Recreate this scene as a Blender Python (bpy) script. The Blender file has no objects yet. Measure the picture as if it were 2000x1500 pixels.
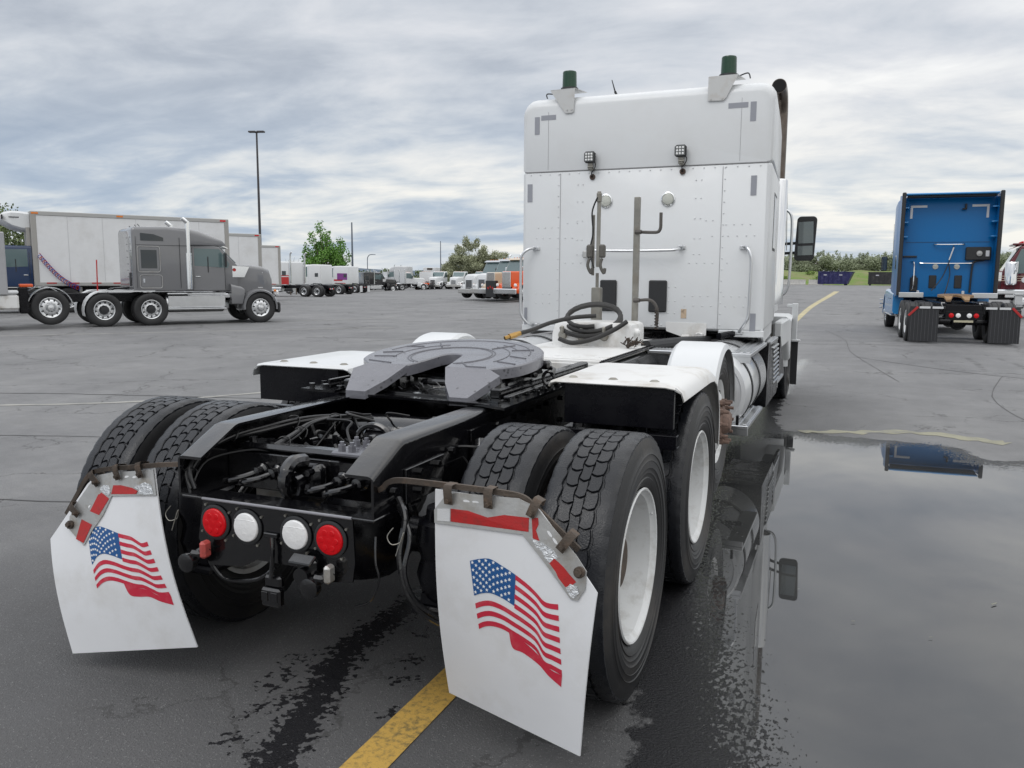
import bpy, bmesh, math, random
import numpy as np
from mathutils import Vector, Matrix
random.seed(7)
sc = bpy.context.scene
C = sc.collection
PI = math.pi
rad = math.radians

# ------------------------------------------------------------------ camera
cam_d = bpy.data.cameras.new('camera'); cam = bpy.data.objects.new('camera', cam_d); C.objects.link(cam)
CAM = Vector((1.909, -2.992, 1.5915)); YAW, PITCH, ROLL = 0.3930, -0.13040, 0.0058
fw = Vector((-math.sin(YAW)*math.cos(PITCH), math.cos(YAW)*math.cos(PITCH), math.sin(PITCH)))
rt = Vector((math.cos(YAW), math.sin(YAW), 0)); up = rt.cross(fw)
rt, up = math.cos(ROLL)*rt + math.sin(ROLL)*up, -math.sin(ROLL)*rt + math.cos(ROLL)*up
cam.matrix_world = Matrix(((rt.x, up.x, -fw.x, CAM.x), (rt.y, up.y, -fw.y, CAM.y), (rt.z, up.z, -fw.z, CAM.z), (0, 0, 0, 1)))
cam_d.sensor_width = 36; cam_d.lens = 36*1608.7/2000
cam_d.clip_start = 0.05; cam_d.clip_end = 9000
sc.camera = cam

# ------------------------------------------------------------------ light
SUN_EL, SUN_AZ = rad(52), rad(205)      # azimuth clockwise from +Y: behind the camera, a little left
sun_d = bpy.data.lights.new('sun', 'SUN'); sun_d.energy = 0.6; sun_d.angle = rad(28); sun_d.color = (1, .97, .93)
sun = bpy.data.objects.new('sun', sun_d); C.objects.link(sun)
sd = Vector((math.sin(SUN_AZ)*math.cos(SUN_EL), math.cos(SUN_AZ)*math.cos(SUN_EL), math.sin(SUN_EL)))
sun.rotation_euler = sd.to_track_quat('Z', 'Y').to_euler()
sc.view_settings.view_transform = 'Standard'; sc.view_settings.look = 'None'
sc.view_settings.gamma = 1; sc.view_settings.use_curve_mapping = False
sc.view_settings.exposure = 0.22

class NT:
    """small helper round a node tree"""
    def __init__(s, nt): s.nt = nt; s.n = nt.nodes; s.l = nt.links
    def new(s, t, **k):
        n = s.n.new(t)
        for a, b in k.items(): setattr(n, a, b)
        return n
    def link(s, a, b): s.l.new(a, b)
    def put(s, sock, v):
        if isinstance(v, bpy.types.NodeSocket): s.l.new(v, sock)
        else: sock.default_value = v
    def math(s, op, a, b=0.0, clamp=False):
        n = s.new('ShaderNodeMath', operation=op); n.use_clamp = clamp
        s.put(n.inputs[0], a); s.put(n.inputs[1], b); return n.outputs[0]
    def noise(s, vec, scale, detail=3, rough=.5, dist=0):
        n = s.new('ShaderNodeTexNoise'); n.inputs['Scale'].default_value = scale; n.inputs['Detail'].default_value = detail
        n.inputs['Roughness'].default_value = rough; n.inputs['Distortion'].default_value = dist
        if vec is not None: s.l.new(vec, n.inputs['Vector'])
        return n.outputs['Fac']
    def voro(s, vec, scale, feature='F1', rnd=1):
        n = s.new('ShaderNodeTexVoronoi', feature=feature); n.inputs['Scale'].default_value = scale
        n.inputs['Randomness'].default_value = rnd
        if vec is not None: s.l.new(vec, n.inputs['Vector'])
        return n.outputs['Distance']
    def map(s, v, a, b, c=0.0, d=1.0, smooth=False):
        n = s.new('ShaderNodeMapRange'); n.clamp = True
        if smooth: n.interpolation_type = 'SMOOTHSTEP'
        s.put(n.inputs[0], v); n.inputs[1].default_value = a; n.inputs[2].default_value = b
        n.inputs[3].default_value = c; n.inputs[4].default_value = d
        return n.outputs[0]
    def mix(s, f, a, b, mode='MIX'):
        n = s.new('ShaderNodeMix', data_type='RGBA', blend_type=mode)
        s.put(n.inputs[0], f)
        for i, v in ((6, a), (7, b)):
            if isinstance(v, (int, float)): v = (v, v, v, 1)
            if isinstance(v, tuple) and len(v) == 3: v = v+(1,)
            s.put(n.inputs[i], v)
        return n.outputs[2]
    def ramp(s, f, stops):
        n = s.new('ShaderNodeValToRGB'); s.l.new(f, n.inputs[0]); e = n.color_ramp.elements
        while len(e) < len(stops): e.new(.5)
        for i, (p, c) in enumerate(stops): e[i].position = p; e[i].color = tuple(c)+(1,)
        return n.outputs[0]
    def mapping(s, vec, scale=(1, 1, 1), rot=(0, 0, 0), loc=(0, 0, 0)):
        n = s.new('ShaderNodeMapping'); s.l.new(vec, n.inputs[0]); n.inputs['Scale'].default_value = scale
        n.inputs['Rotation'].default_value = rot; n.inputs['Location'].default_value = loc; return n.outputs[0]

# world: daylight sky seen through streaky overcast
w = bpy.data.worlds.new('World'); sc.world = w; w.use_nodes = True
W = NT(w.node_tree); W.n.clear()
out = W.new('ShaderNodeOutputWorld')
sky = W.new('ShaderNodeTexSky', sky_type='NISHITA'); sky.sun_disc = False
sky.sun_elevation = SUN_EL; sky.sun_rotation = SUN_AZ
bgA = W.new('ShaderNodeBackground'); bgA.inputs[1].default_value = 0.1; W.link(sky.outputs[0], bgA.inputs[0])
tc = W.new('ShaderNodeTexCoord'); sep = W.new('ShaderNodeSeparateXYZ'); W.link(tc.outputs['Generated'], sep.inputs[0])
el = W.math('MAXIMUM', sep.outputs[2], 0.0)
den = W.math('ADD', el, 0.16)
cx_ = W.math('DIVIDE', sep.outputs[0], den); cy_ = W.math('DIVIDE', sep.outputs[1], den)
cmb = W.new('ShaderNodeCombineXYZ'); W.link(cx_, cmb.inputs[0]); W.link(cy_, cmb.inputs[1])
uv = cmb.outputs[0]
v1 = W.mapping(uv, (.42, .85, 1), (0, 0, rad(-12)), (3.1, 1.7, 0))
v2 = W.mapping(uv, (1.2, 1.9, 1), (0, 0, rad(-24)), (.3, 7.7, 0))
v3 = W.mapping(uv, (2.6, 3.0, 1), (0, 0, rad(30)), (5.3, 2.2, 0))
n1 = W.noise(v1, 1.0, 5, .55, .5); n2 = W.noise(v2, 1.15, 7, .57, .6); n3 = W.noise(v3, 1.3, 7, .6, .3)
den1 = W.math('ADD', W.math('MULTIPLY', n1, .45), W.math('ADD', W.math('MULTIPLY', n2, .38), W.math('MULTIPLY', n3, .17)))
# brighter towards the right of the photograph, duller to the left
side = W.math('ADD', W.math('MULTIPLY', sep.outputs[0], .065), W.math('ADD', W.math('MULTIPLY', el, .10), .034))
den2 = W.math('ADD', den1, side)
cloud = W.ramp(den2, [(.32, (.31, .345, .405)), (.43, (.43, .465, .52)), (.50, (.545, .575, .62)), (.57, (.655, .67, .70)), (.67, (.86, .86, .85))])
low = W.ramp(den2, [(.36, (.30, .38, .50)), (.46, (.41, .48, .575)), (.53, (.63, .66, .68)), (.60, (.84, .82, .77))])
col = W.mix(W.map(el, .04, .26, 0, 1, True), low, cloud)
hz = W.map(el, 0, .05, .55, 0, True)
col = W.mix(hz, col, (.60, .65, .70))
bgB = W.new('ShaderNodeBackground'); W.link(col, bgB.inputs[0]); W.link(W.map(el, .30, .85, 1.0, 1.75, True), bgB.inputs[1])
mixb = W.new('ShaderNodeMixShader'); mixb.inputs[0].default_value = .93
W.link(bgA.outputs[0], mixb.inputs[1]); W.link(bgB.outputs[0], mixb.inputs[2]); W.link(mixb.outputs[0], out.inputs[0])

# ------------------------------------------------------------------ materials
MATS = {}
def mat(name, col, rough=.5, metal=0, spec=.5, bump=None, dirt=None, coat=0, vary=0, emit=None, rvar=0, drops=0):
    """col, then optional: bump=(scale,strength), dirt=(colour,scale,amount), vary = brightness variation"""
    if name in MATS: return MATS[name]
    m = bpy.data.materials.new(name); m.use_nodes = True; T = NT(m.node_tree)
    b = T.n['Principled BSDF']; o = T.new('ShaderNodeTexCoord').outputs['Object']
    c = tuple(col)+(1,)
    cs = None
    if vary:
        f = T.noise(o, 3.0, 5, .6)
        cs = T.mix(T.map(f, .3, .7), tuple(x*(1-vary) for x in col), tuple(min(1, x*(1+vary)) for x in col))
    if dirt:
        dc, ds, da = dirt
        f = T.map(T.noise(o, ds, 8, .65), .5, .72, 0, da)
        cs = T.mix(f, cs if cs is not None else tuple(col), dc)
    if cs is not None: T.link(cs, b.inputs['Base Color'])
    else: b.inputs['Base Color'].default_value = c
    if rvar:
        T.link(T.map(T.noise(o, 9, 5, .6), .35, .65, max(.02, rough-rvar), rough+rvar), b.inputs['Roughness'])
    else: b.inputs['Roughness'].default_value = rough
    b.inputs['Metallic'].default_value = metal; b.inputs['Specular IOR Level'].default_value = spec
    if coat: b.inputs['Coat Weight'].default_value = coat; b.inputs['Coat Roughness'].default_value = .06
    if drops:
        vx = T.math('MULTIPLY', T.map(T.voro(o, drops), .14, .27, 1, 0), T.map(T.noise(o, drops*.35, 2), .50, .56))
        cin = b.inputs['Base Color']
        if cin.is_linked: T.link(T.mix(T.math('MULTIPLY', vx, .75), cin.links[0].from_socket, tuple(x*.15 for x in col)), cin)
        else: T.link(T.mix(T.math('MULTIPLY', vx, .75), tuple(col), tuple(x*.15 for x in col)), cin)
    if bump or drops:
        bn = T.new('ShaderNodeBump'); 
        h = T.noise(o, bump[0], 4, .6) if bump else None
        if drops:
            d = T.map(T.voro(o, drops), .0, .28, 1, 0)
            mk = T.map(T.noise(o, drops*.55, 2), .52, .58)
            d = T.math('MULTIPLY', d, mk)
            h = T.math('ADD', h, T.math('MULTIPLY', d, .8)) if h is not None else d
        T.link(h, bn.inputs['Height']); bn.inputs['Strength'].default_value = bump[1] if bump else .5
        bn.inputs['Distance'].default_value = .01
        T.link(bn.outputs[0], b.inputs['Normal'])
    if emit: b.inputs['Emission Color'].default_value = tuple(emit[0])+(1,); b.inputs['Emission Strength'].default_value = emit[1]
    MATS[name] = m; return m

WHITE = mat('white_paint', (.665, .68, .69), .38, spec=.5, coat=.12, dirt=((.52, .51, .48), 2.2, .16), bump=(2.2, .03), rvar=.08)
WHITE_D = mat('white_dirty_paint', (.74, .74, .73), .42, dirt=((.36, .31, .24), 3.2, .65), bump=(40, .06))
WHITE_R = mat('white_rim_paint', (.72, .73, .73), .38, dirt=((.36, .34, .30), 9, .6), bump=(30, .05))
BLK = mat('black_wet_paint', (.004, .004, .005), .13, spec=.6, coat=.55, rvar=.10, bump=(30, .16), drops=55)
BLK2 = mat('black_satin_paint', (.004, .004, .006), .26, spec=.28, rvar=.10, bump=(60, .08))
BLKP = mat('black_plastic', (.02, .021, .023), .5, bump=(120, .1))
RUB = mat('wet_rubber', (.010, .011, .014), .30, spec=.45, vary=.3, bump=(150, .22), rvar=.12)
HUBR = mat('pinkish_rusty_hub', (.22, .145, .115), .7, vary=.4, dirt=((.05, .035, .03), 22, .8), bump=(80, .4))
RUBS = mat('sidewall_rubber', (.022, .021, .020), .55, vary=.25, dirt=((.10, .085, .065), 4.0, .45), bump=(90, .12))
RUBO = mat('outer_sidewall_rubber', (.016, .016, .017), .42, vary=.25, dirt=((.075, .064, .052), 3.0, .5), bump=(90, .10))
HOSE = mat('hose_rubber', (.020, .019, .018), .5, vary=.4, bump=(90, .2))
STEEL = mat('galvanized_steel', (.30, .29, .26), .45, metal=.85, vary=.3, dirt=((.20, .15, .10), 8, .5), bump=(50, .12))
CHROME = mat('chrome', (.78, .79, .80), .09, metal=1)
ALU = mat('polished_aluminium', (.66, .67, .68), .28, metal=1, vary=.08, bump=(60, .05))
ALU_D = mat('dull_aluminium', (.50, .50, .49), .48, metal=.75, vary=.12, dirt=((.30, .24, .16), 9, .6), bump=(40, .15))
RUST = mat('rusty_steel', (.080, .064, .052), .68, metal=.35, vary=.5, dirt=((.19, .125, .085), 26, .55), bump=(120, .35))
BRASS = mat('brass', (.40, .25, .09), .35, metal=.9, vary=.2)
GREY5 = mat('fifth_wheel_sheen_grey', (.155, .156, .176), .20, spec=.8, rvar=.10, bump=(45, .18), drops=30, dirt=((.05, .05, .055), 5, .35))  # grey base paints a sky sheen onto a dark wet plate
PLATE = mat('reflective_tape_grey', (.30, .31, .345), .4)
REDT = mat('red_reflective_tape', (.42, .018, .018), .38, dirt=((.12, .04, .03), 30, .5), bump=(180, .15))
SILT = mat('silver_reflective_tape', (.62, .63, .64), .35, bump=(220, .25))
TORN = mat('torn_silver_film', (.66, .68, .70), .25, metal=.5, bump=(70, .9))
FLAPW = mat('white_flap_plastic', (.70, .71, .73), .42, dirt=((.45, .43, .39), 4.5, .32), bump=(5, .12), vary=.03)
FLAGR = mat('flag_red_print', (.52, .020, .050), .42, dirt=((.6, .3, .3), 22, .25))
FLAGB = mat('flag_blue_print', (.012, .085, .26), .42)
FLAGW = mat('flag_white_print', (.76, .77, .78), .42)
LENSR = mat('red_lens', (.50, .002, .006), .22, spec=.4, emit=((.8, .0, .01), .06), bump=(90, .15))
LENSW = mat('clear_lens', (.80, .80, .80), .12, bump=(60, .25), coat=.6)
LENSA = mat('amber_lens', (.70, .20, .02), .2)
GREEN = mat('green_beacon_plastic', (.002, .040, .016), .2, coat=.15, bump=(70, .1))
GLASS = mat('dark_glass', (.018, .024, .027), .05, spec=.8)
GLASSC = mat('cab_glass', (.10, .15, .155), .05, spec=.8)
MIRR = mat('mirror_glass', (.15, .17, .175), .04, metal=.9)
GREY_P = mat('grey_truck_paint', (.170, .172, .180), .24, coat=.7, spec=.5, bump=(1.2, .05))
BLUE_P = mat('blue_truck_paint', (.0003, .125, .35), .30, spec=.3, coat=.05, bump=(2, .03))
BLUE_L = mat('light_blue_truck_paint', (.03, .24, .55), .25, coat=.6)
NAVY_P = mat('navy_truck_paint', (.008, .028, .085), .22, coat=.6)
MAR_P = mat('maroon_truck_paint', (.10, .006, .010), .22, coat=.6)
BEIGE_P = mat('beige_truck_paint', (.62, .50, .36), .3, coat=.4)
ORANGE_P = mat('orange_truck_paint', (.72, .10, .015), .3, coat=.4)
RED_P = mat('red_truck_paint', (.45, .012, .010), .3, coat=.4)
PURPLE_P = mat('purple_stripe_paint', (.20, .03, .22), .3, coat=.4)
BLACK_P = mat('black_truck_paint', (.008, .008, .010), .15, coat=.7)
TRAIL = mat('white_trailer_panel', (.72, .73, .74), .38, vary=.03, dirt=((.5, .49, .47), .9, .4))
DUMP_B = mat('navy_dumpster_paint', (.012, .012, .085), .42, dirt=((.12, .12, .25), 2, .5))
DUMP_K = mat('dark_dumpster_paint', (.022, .022, .025), .5, dirt=((.12, .11, .10), 2, .5))
CONC = mat('concrete', (.42, .41, .39), .85, vary=.15, bump=(12, .2))
RUSTTOP = mat('rust_worn_plate', (.34, .22, .12), .5, metal=.5, dirt=((.10, .06, .04), 5, .7))
STICK = mat('sticker_print', (.55, .42, .30), .5, dirt=((.02, .02, .02), 30, .9))

# ------------------------------------------------------------------ mesh helper
class M:
    def __init__(s): s.v = []; s.f = []; s.m = []; s.cur = 0
    def add(s, vs, fs):
        b = len(s.v); s.v += [tuple(map(float, x)) for x in vs]
        for f in fs: s.f.append([b+i for i in f]); s.m.append(s.cur)
        return s
    def use(s, i): s.cur = i; return s
    def box(s, c, d, ch=0.0, rz=0.0, rx=0.0, ry=0.0):
        hx, hy, hz = d[0]/2, d[1]/2, d[2]/2
        R = Matrix.Rotation(rz, 3, 'Z') @ Matrix.Rotation(ry, 3, 'Y') @ Matrix.Rotation(rx, 3, 'X')
        c = Vector(c)
        if ch <= 0:
            vs = [c+R@Vector((x*hx, y*hy, z*hz)) for x in (-1, 1) for y in (-1, 1) for z in (-1, 1)]
            return s.add(vs, [(0, 1, 3, 2), (4, 6, 7, 5), (0, 4, 5, 1), (2, 3, 7, 6), (0, 2, 6, 4), (1, 5, 7, 3)])
        ch = min(ch, hx*.95, hy*.95, hz*.95)
        vs = []; idx = {}
        for x in (-1, 1):
            for y in (-1, 1):
                for z in (-1, 1):
                    for k in range(3):
                        p = [x*(hx-ch), y*(hy-ch), z*(hz-ch)]; p[k] += (x, y, z)[k]*ch
                        idx[x, y, z, k] = len(vs); vs.append(c+R@Vector(p))
        fs = []
        for k in range(3):
            o = [i for i in range(3) if i != k]
            for sg in (-1, 1):
                f = []
                for a, b in ((-1, -1), (1, -1), (1, 1), (-1, 1)):
                    q = [0, 0, 0]; q[k] = sg; q[o[0]] = a; q[o[1]] = b; f.append(idx[q[0], q[1], q[2], k])
                fs.append(f)
            for a in (-1, 1):
                for b in (-1, 1):
                    q1 = [0, 0, 0]; q1[o[0]] = a; q1[o[1]] = b; q2 = list(q1); q1[k] = -1; q2[k] = 1
                    fs.append([idx[tuple(q1)+(o[0],)], idx[tuple(q2)+(o[0],)], idx[tuple(q2)+(o[1],)], idx[tuple(q1)+(o[1],)]])
        for x in (-1, 1):
            for y in (-1, 1):
                for z in (-1, 1): fs.append([idx[x, y, z, k] for k in range(3)])
        return s.add(vs, fs)
    def cyl(s, a, b, r0, r1=None, n=16, caps=True):
        r1 = r0 if r1 is None else r1; a = Vector(a); b = Vector(b); d = (b-a)
        q = d.to_track_quat('Z', 'Y'); vs = []
        for p, r in ((a, r0), (b, r1)):
            for i in range(n):
                t = 2*PI*i/n; vs.append(p+q@Vector((r*math.cos(t), r*math.sin(t), 0)))
        fs = [(i, (i+1) % n, n+(i+1) % n, n+i) for i in range(n)]
        if caps: fs += [tuple(range(n)), tuple(range(n, 2*n))]
        return s.add(vs, fs)
    def tube(s, pts, r, n=8, closed=False):
        P = [Vector(p) for p in pts]; N = len(P); vs = []; u = None
        for i in range(N):
            if closed: t = (P[(i+1) % N]-P[i-1])
            else: t = P[min(i+1, N-1)]-P[max(i-1, 0)]
            t.normalize()
            if u is None:
                u = t.orthogonal().normalized()
            else:
                u = (u-t*u.dot(t)).normalized()
            w_ = t.cross(u); rr = r[i] if isinstance(r, (list, tuple)) else r
            for k in range(n):
                a = 2*PI*k/n; vs.append(P[i]+rr*(math.cos(a)*u+math.sin(a)*w_))
        fs = []
        for i in range(N if closed else N-1):
            j = (i+1) % N
            fs += [(i*n+k, i*n+(k+1) % n, j*n+(k+1) % n, j*n+k) for k in range(n)]
        if not closed: fs += [tuple(range(n)), tuple(range((N-1)*n, N*n))]
        return s.add(vs, fs)
    def lathe(s, prof, c=(0, 0, 0), axis='X', n=48, a0=0.0, a1=2*PI, mats=None):
        """prof: list of (along, radius)"""
        full = abs(a1-a0-2*PI) < 1e-6; N = n if full else n+1; vs = []
        for i in range(N):
            t = a0+(a1-a0)*i/n
            for x, r in prof:
                if axis == 'X': p = (x, r*math.cos(t), r*math.sin(t))
                elif axis == 'Z': p = (r*math.cos(t), r*math.sin(t), x)
                else: p = (r*math.cos(t), x, r*math.sin(t))
                vs.append((p[0]+c[0], p[1]+c[1], p[2]+c[2]))
        k = len(prof); b = len(s.v); s.v += vs
        for i in range(n):
            j = (i+1) % N
            for q in range(k-1):
                s.f.append([b+i*k+q, b+i*k+q+1, b+j*k+q+1, b+j*k+q]); s.m.append(mats[q] if mats else s.cur)
        return s
    def rings(s, R, cap=True, closed=True):
        """connect rings of equal point counts"""
        n = len(R[0]); vs = [p for r in R for p in r]; fs = []
        for i in range(len(R)-1):
            for k in range(n if closed else n-1): fs.append((i*n+k, i*n+(k+1) % n, (i+1)*n+(k+1) % n, (i+1)*n+k))
        if cap and closed: fs += [tuple(range(n)), tuple(range((len(R)-1)*n, len(R)*n))]
        return s.add(vs, fs)
    def prism(s, top, off):
        """polygon (3-D points, may be concave) extruded by the vector off"""
        n = len(top); o = Vector(off); vs = [Vector(p) for p in top]+[Vector(p)+o for p in top]
        fs = [tuple(range(n)), tuple(range(2*n-1, n-1, -1))]+[(i, (i+1) % n, n+(i+1) % n, n+i) for i in range(n)]
        return s.add(vs, fs)
    def body(s, secs, nc=4, caps=True):
        """loft of rounded rectangles along Y; section = (y, halfwidth, z0, z1, radius_top, radius_bottom[, x offset])"""
        R = []
        for e in secs:
            y, w_, z0, z1, rt_, rb = e[:6]; ring = []
            w2 = e[6] if len(e) > 6 else w_
            for cx, cz, r, a in ((w2-rt_, z1-rt_, rt_, 0), (-w2+rt_, z1-rt_, rt_, 90), (-w_+rb, z0+rb, rb, 180), (w_-rb, z0+rb, rb, 270)):
                for i in range(nc+1):
                    t = rad(a+90*i/nc); ring.append((cx+r*math.cos(t), y, cz+r*math.sin(t)))
            R.append(ring)
        return s.rings(R, caps)
    def build(s, name, mats, parent=None, ang=35, loc=None, flat=False, fix=True):
        me = bpy.data.meshes.new(name); me.from_pydata([tuple(x) for x in s.v], [], s.f)
        if not isinstance(mats, (list, tuple)): mats = [mats]
        for m_ in mats: me.materials.append(m_)
        if len(mats) > 1: me.polygons.foreach_set('material_index', s.m)
        if fix:
            bm = bmesh.new(); bm.from_mesh(me); bmesh.ops.recalc_face_normals(bm, faces=bm.faces); bm.to_mesh(me); bm.free()
        if not flat:
            me.polygons.foreach_set('use_smooth', [True]*len(me.polygons)); me.set_sharp_from_angle(angle=rad(ang))
        me.update()
        o = bpy.data.objects.new(name, me); C.objects.link(o)
        if parent: o.parent = parent
        if loc: o.location = loc
        return o
def tag(o, label=None, cat=None, group=None, kind=None):
    if label: o['label'] = label
    if cat: o['category'] = cat
    if group: o['group'] = group
    if kind: o['kind'] = kind
    return o
def empty(name, loc=(0, 0, 0), rz=0.0, label=None, cat=None, group=None):
    o = bpy.data.objects.new(name, None); o.empty_display_size = .3; C.objects.link(o); o.location = loc; o.rotation_euler.z = rz
    return tag(o, label, cat, group)
def link(name, me, parent, loc=(0, 0, 0), rot=(0, 0, 0), scale=(1, 1, 1)):
    o = bpy.data.objects.new(name, me); C.objects.link(o); o.parent = parent; o.location = loc; o.rotation_euler = rot; o.scale = scale
    return o
def mesh_of(mm, name, mats, ang=35):
    o = mm.build(name, mats, ang=ang); me = o.data; bpy.data.objects.remove(o); return me
def smooth_path(pts, k=6):
    P = [Vector(p) for p in pts]; out_ = []
    for i in range(len(P)-1):
        a, b, c, d = P[max(i-1, 0)], P[i], P[i+1], P[min(i+2, len(P)-1)]
        for j in range(k):
            t = j/k; out_.append(.5*((2*b)+(c-a)*t+(2*a-5*b+4*c-d)*t*t+(3*b-a-3*c+d)*t**3))
    out_.append(P[-1]); return out_

# ------------------------------------------------------------------ terrain
def sst(a, b, x): t = np.clip((x-a)/(b-a), 0, 1); return t*t*(3-2*t)
def gz(x, y):
    """the yard is flat where the near truck stands, falls a little to the far left, rises to the right"""
    dx, dy = np.asarray(x, float)-1.909, np.asarray(y, float)+2.992
    d = np.maximum(-.383*dx+.9238*dy, .01); s = (.9238*dx+.383*dy)/d
    left = np.clip((.06-s)/.1, 0, 1); right = np.clip((s-.2)/.1, 0, 1); ll = np.clip((-.12-s)/.05, 0, 1)
    return -left*(.3*sst(33, 58, d)+.22*sst(65, 100, d)) - ll*.35*sst(95, 125, d)+right*.33*sst(55, 125, d)

def poly_sd(P, X, Y):
    """signed distance to polygon, positive inside"""
    best = np.full(X.shape, 1e9); ins = np.zeros(X.shape, bool); n = len(P)
    for i in range(n):
        x0, y0 = P[i]; x1, y1 = P[(i+1) % n]; dx, dy = x1-x0, y1-y0
        t = np.clip(((X-x0)*dx+(Y-y0)*dy)/(dx*dx+dy*dy), 0, 1)
        best = np.minimum(best, np.hypot(X-x0-t*dx, Y-y0-t*dy))
        c = ((y0 > Y) != (y1 > Y)) & (X < (x1-x0)*(Y-y0)/(dy if abs(dy) > 1e-9 else 1e-9)+x0); ins ^= c
    return np.where(ins, best, -best)
def line_d(P, X, Y):
    best = np.full(X.shape, 1e9)
    for (x0, y0), (x1, y1) in zip(P[:-1], P[1:]):
        dx, dy = x1-x0, y1-y0; t = np.clip(((X-x0)*dx+(Y-y0)*dy)/(dx*dx+dy*dy), 0, 1)
        best = np.minimum(best, np.hypot(X-x0-t*dx, Y-y0-t*dy))
    return best

def axis_pts(lo, a, b, hi, step, grow=1.12):
    near = list(np.arange(a, b+1e-6, step)); l = [a]; st = step
    while l[-1] > lo: st *= grow; l.append(l[-1]-st)
    h = [near[-1]]; st = step
    while h[-1] < hi: st *= grow; h.append(h[-1]+st)
    return np.array(l[1:][::-1]+near+h[1:])
xs = axis_pts(-2600, -3.2, 5.2, 2600, .045); ys = axis_pts(-60, -3.2, 7.2, 3500, .045)
X, Y = np.meshgrid(xs, ys); Z = gz(X, Y)
PUD = [(.80, 5.0), (1.0, 5.28), (1.2, 5.75), (1.42, 5.72), (1.7, 5.52), (2.05, 5.5), (2.4, 5.75), (2.72, 5.80), (2.88, 5.45), (2.95, 5.08), (3.15, 4.98), (3.6, 5.25), (4.5, 5.3), (7, 5.6), (9, 2), (8, -3.5),
       (2.45, -3.5), (1.92, -1.0), (1.66, -.3), (1.46, .4), (1.28, 1.0), (1.14, 1.7), (1.02, 2.6), (.8, 4.2)]
WET = [(.1, 5.9), (.2, 9.6), (1.08, 9.8), (1.16, 6.6), (1.3, 5.98), (2.4, 5.85), (2.9, 5.75), (3.05, 5.2), (3.6, 5.4), (9, 5.8), (9.5, -4), (1.45, -4), (1.36, -1.1), (1.30, -.45), (1.22, -.05), (1.0, .0), (.5, -.1), (.4, 1), (.2, 3)]
PUD2 = [(.93, 8.6), (1.06, 8.7), (1.10, 10.5), (1.16, 13.8), (1.0, 14.6), (.88, 13), (.90, 11)]
PUD3 = [(.3, 6.2), (.75, 6.6), (.9, 8.8), (.8, 10.5), (.2, 10.5), (-.5, 8)]
pud = np.maximum(poly_sd(PUD, X, Y), poly_sd(PUD2, X, Y)); wet = np.maximum(poly_sd(WET, X, Y), poly_sd(PUD3, X, Y))
STR = [(.26, -1.35), (.235, -1.0), (.17, -.75), (.06, -.42), (-.02, -.15), (-.02, .15), (0, .6)]
strk = .075-line_d(STR, X, Y); strk = np.maximum(strk, .03-line_d([(.02, -.55), (-.06, -.75)], X, Y)-.02)
DOT = [(-.16, -.32), (-.13, -.45), (-.12, -.55), (-.05, -.36), (.12, -.95), (.0, -.9), (.33, -.3), (.42, -.55), (.2, .1), (.28, -.15)]
for a, b in DOT: strk = np.maximum(strk, .03-np.hypot(X-a, Y-b))
skid = .055-np.minimum(line_d([(4.0, 16.6), (4.1, 15.0), (4.05, 13.2)], X, Y), line_d([(4.5, 16.8), (4.75, 15.0), (4.85, 13.0)], X, Y))
silt = .012-line_d([(1.88, .27), (2.05, .39), (2.19, .385), (2.30, .31), (2.45, .22)], X, Y)
nx, ny = len(xs), len(ys)
idx = np.arange(nx*ny).reshape(ny, nx)
F = np.stack([idx[:-1, :-1], idx[:-1, 1:], idx[1:, 1:], idx[1:, :-1]], -1).reshape(-1, 4)
me = bpy.data.meshes.new('ground'); me.vertices.add(nx*ny); me.vertices.foreach_set('co', np.stack([X, Y, Z], -1).astype(np.float32).ravel())
me.loops.add(F.size); me.loops.foreach_set('vertex_index', F.ravel().astype(np.int32)); me.polygons.add(len(F))
me.polygons.foreach_set('loop_start', np.arange(0, F.size, 4, dtype=np.int32)); me.polygons.foreach_set('use_smooth', np.ones(len(F), bool)); me.update(calc_edges=True)
for nm, arr in (('pud', pud), ('wet', wet), ('strk', strk), ('skid', skid), ('silt', silt)):
    at_ = me.attributes.new(nm, 'FLOAT', 'POINT'); at_.data.foreach_set('value', np.clip(arr, -2, 2).astype(np.float32).ravel())
ground = bpy.data.objects.new('ground', me); C.objects.link(ground); tag(ground, kind='structure')

gm = bpy.data.materials.new('asphalt'); gm.use_nodes = True; T = NT(gm.node_tree); B = T.n['Principled BSDF']
geo = T.new('ShaderNodeNewGeometry').outputs['Position']
def attr(n): a = T.new('ShaderNodeAttribute'); a.attribute_name = n; return a.outputs['Fac']
fine = T.noise(geo, 95, 3, .7); mid = T.noise(geo, 7, 5, .6); big = T.noise(geo, .45, 5, .6); huge = T.noise(T.mapping(geo, (.035, .11, 1), (0, 0, rad(20))), 1, 5, .6)
streaks = T.noise(T.mapping(geo, (.9, .09, 1), (0, 0, rad(24))), 1, 5, .65)
gv = T.new('ShaderNodeVectorMath', operation='DISTANCE'); T.link(geo, gv.inputs[0]); gv.inputs[1].default_value = (.9, -1.4, 0)
dist = gv.outputs['Value']
fresh = T.map(T.math('ADD', dist, T.math('MULTIPLY', big, 2.5)), 3.2, 7.5, 1, 0, True)   # darker newer asphalt near the truck's tail, some truck shade painted in
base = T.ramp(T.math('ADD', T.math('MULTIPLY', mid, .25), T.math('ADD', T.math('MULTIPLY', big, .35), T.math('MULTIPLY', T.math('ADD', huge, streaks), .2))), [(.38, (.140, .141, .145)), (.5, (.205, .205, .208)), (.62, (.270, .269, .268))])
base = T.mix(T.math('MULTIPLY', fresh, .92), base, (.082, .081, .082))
agg = T.voro(geo, 120)
blot = T.noise(geo, 2.1, 6, .68)
base = T.mix(T.map(blot, .40, .66, 0, .38), base, T.mix(.5, base, (.05, .05, .05)))

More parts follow.
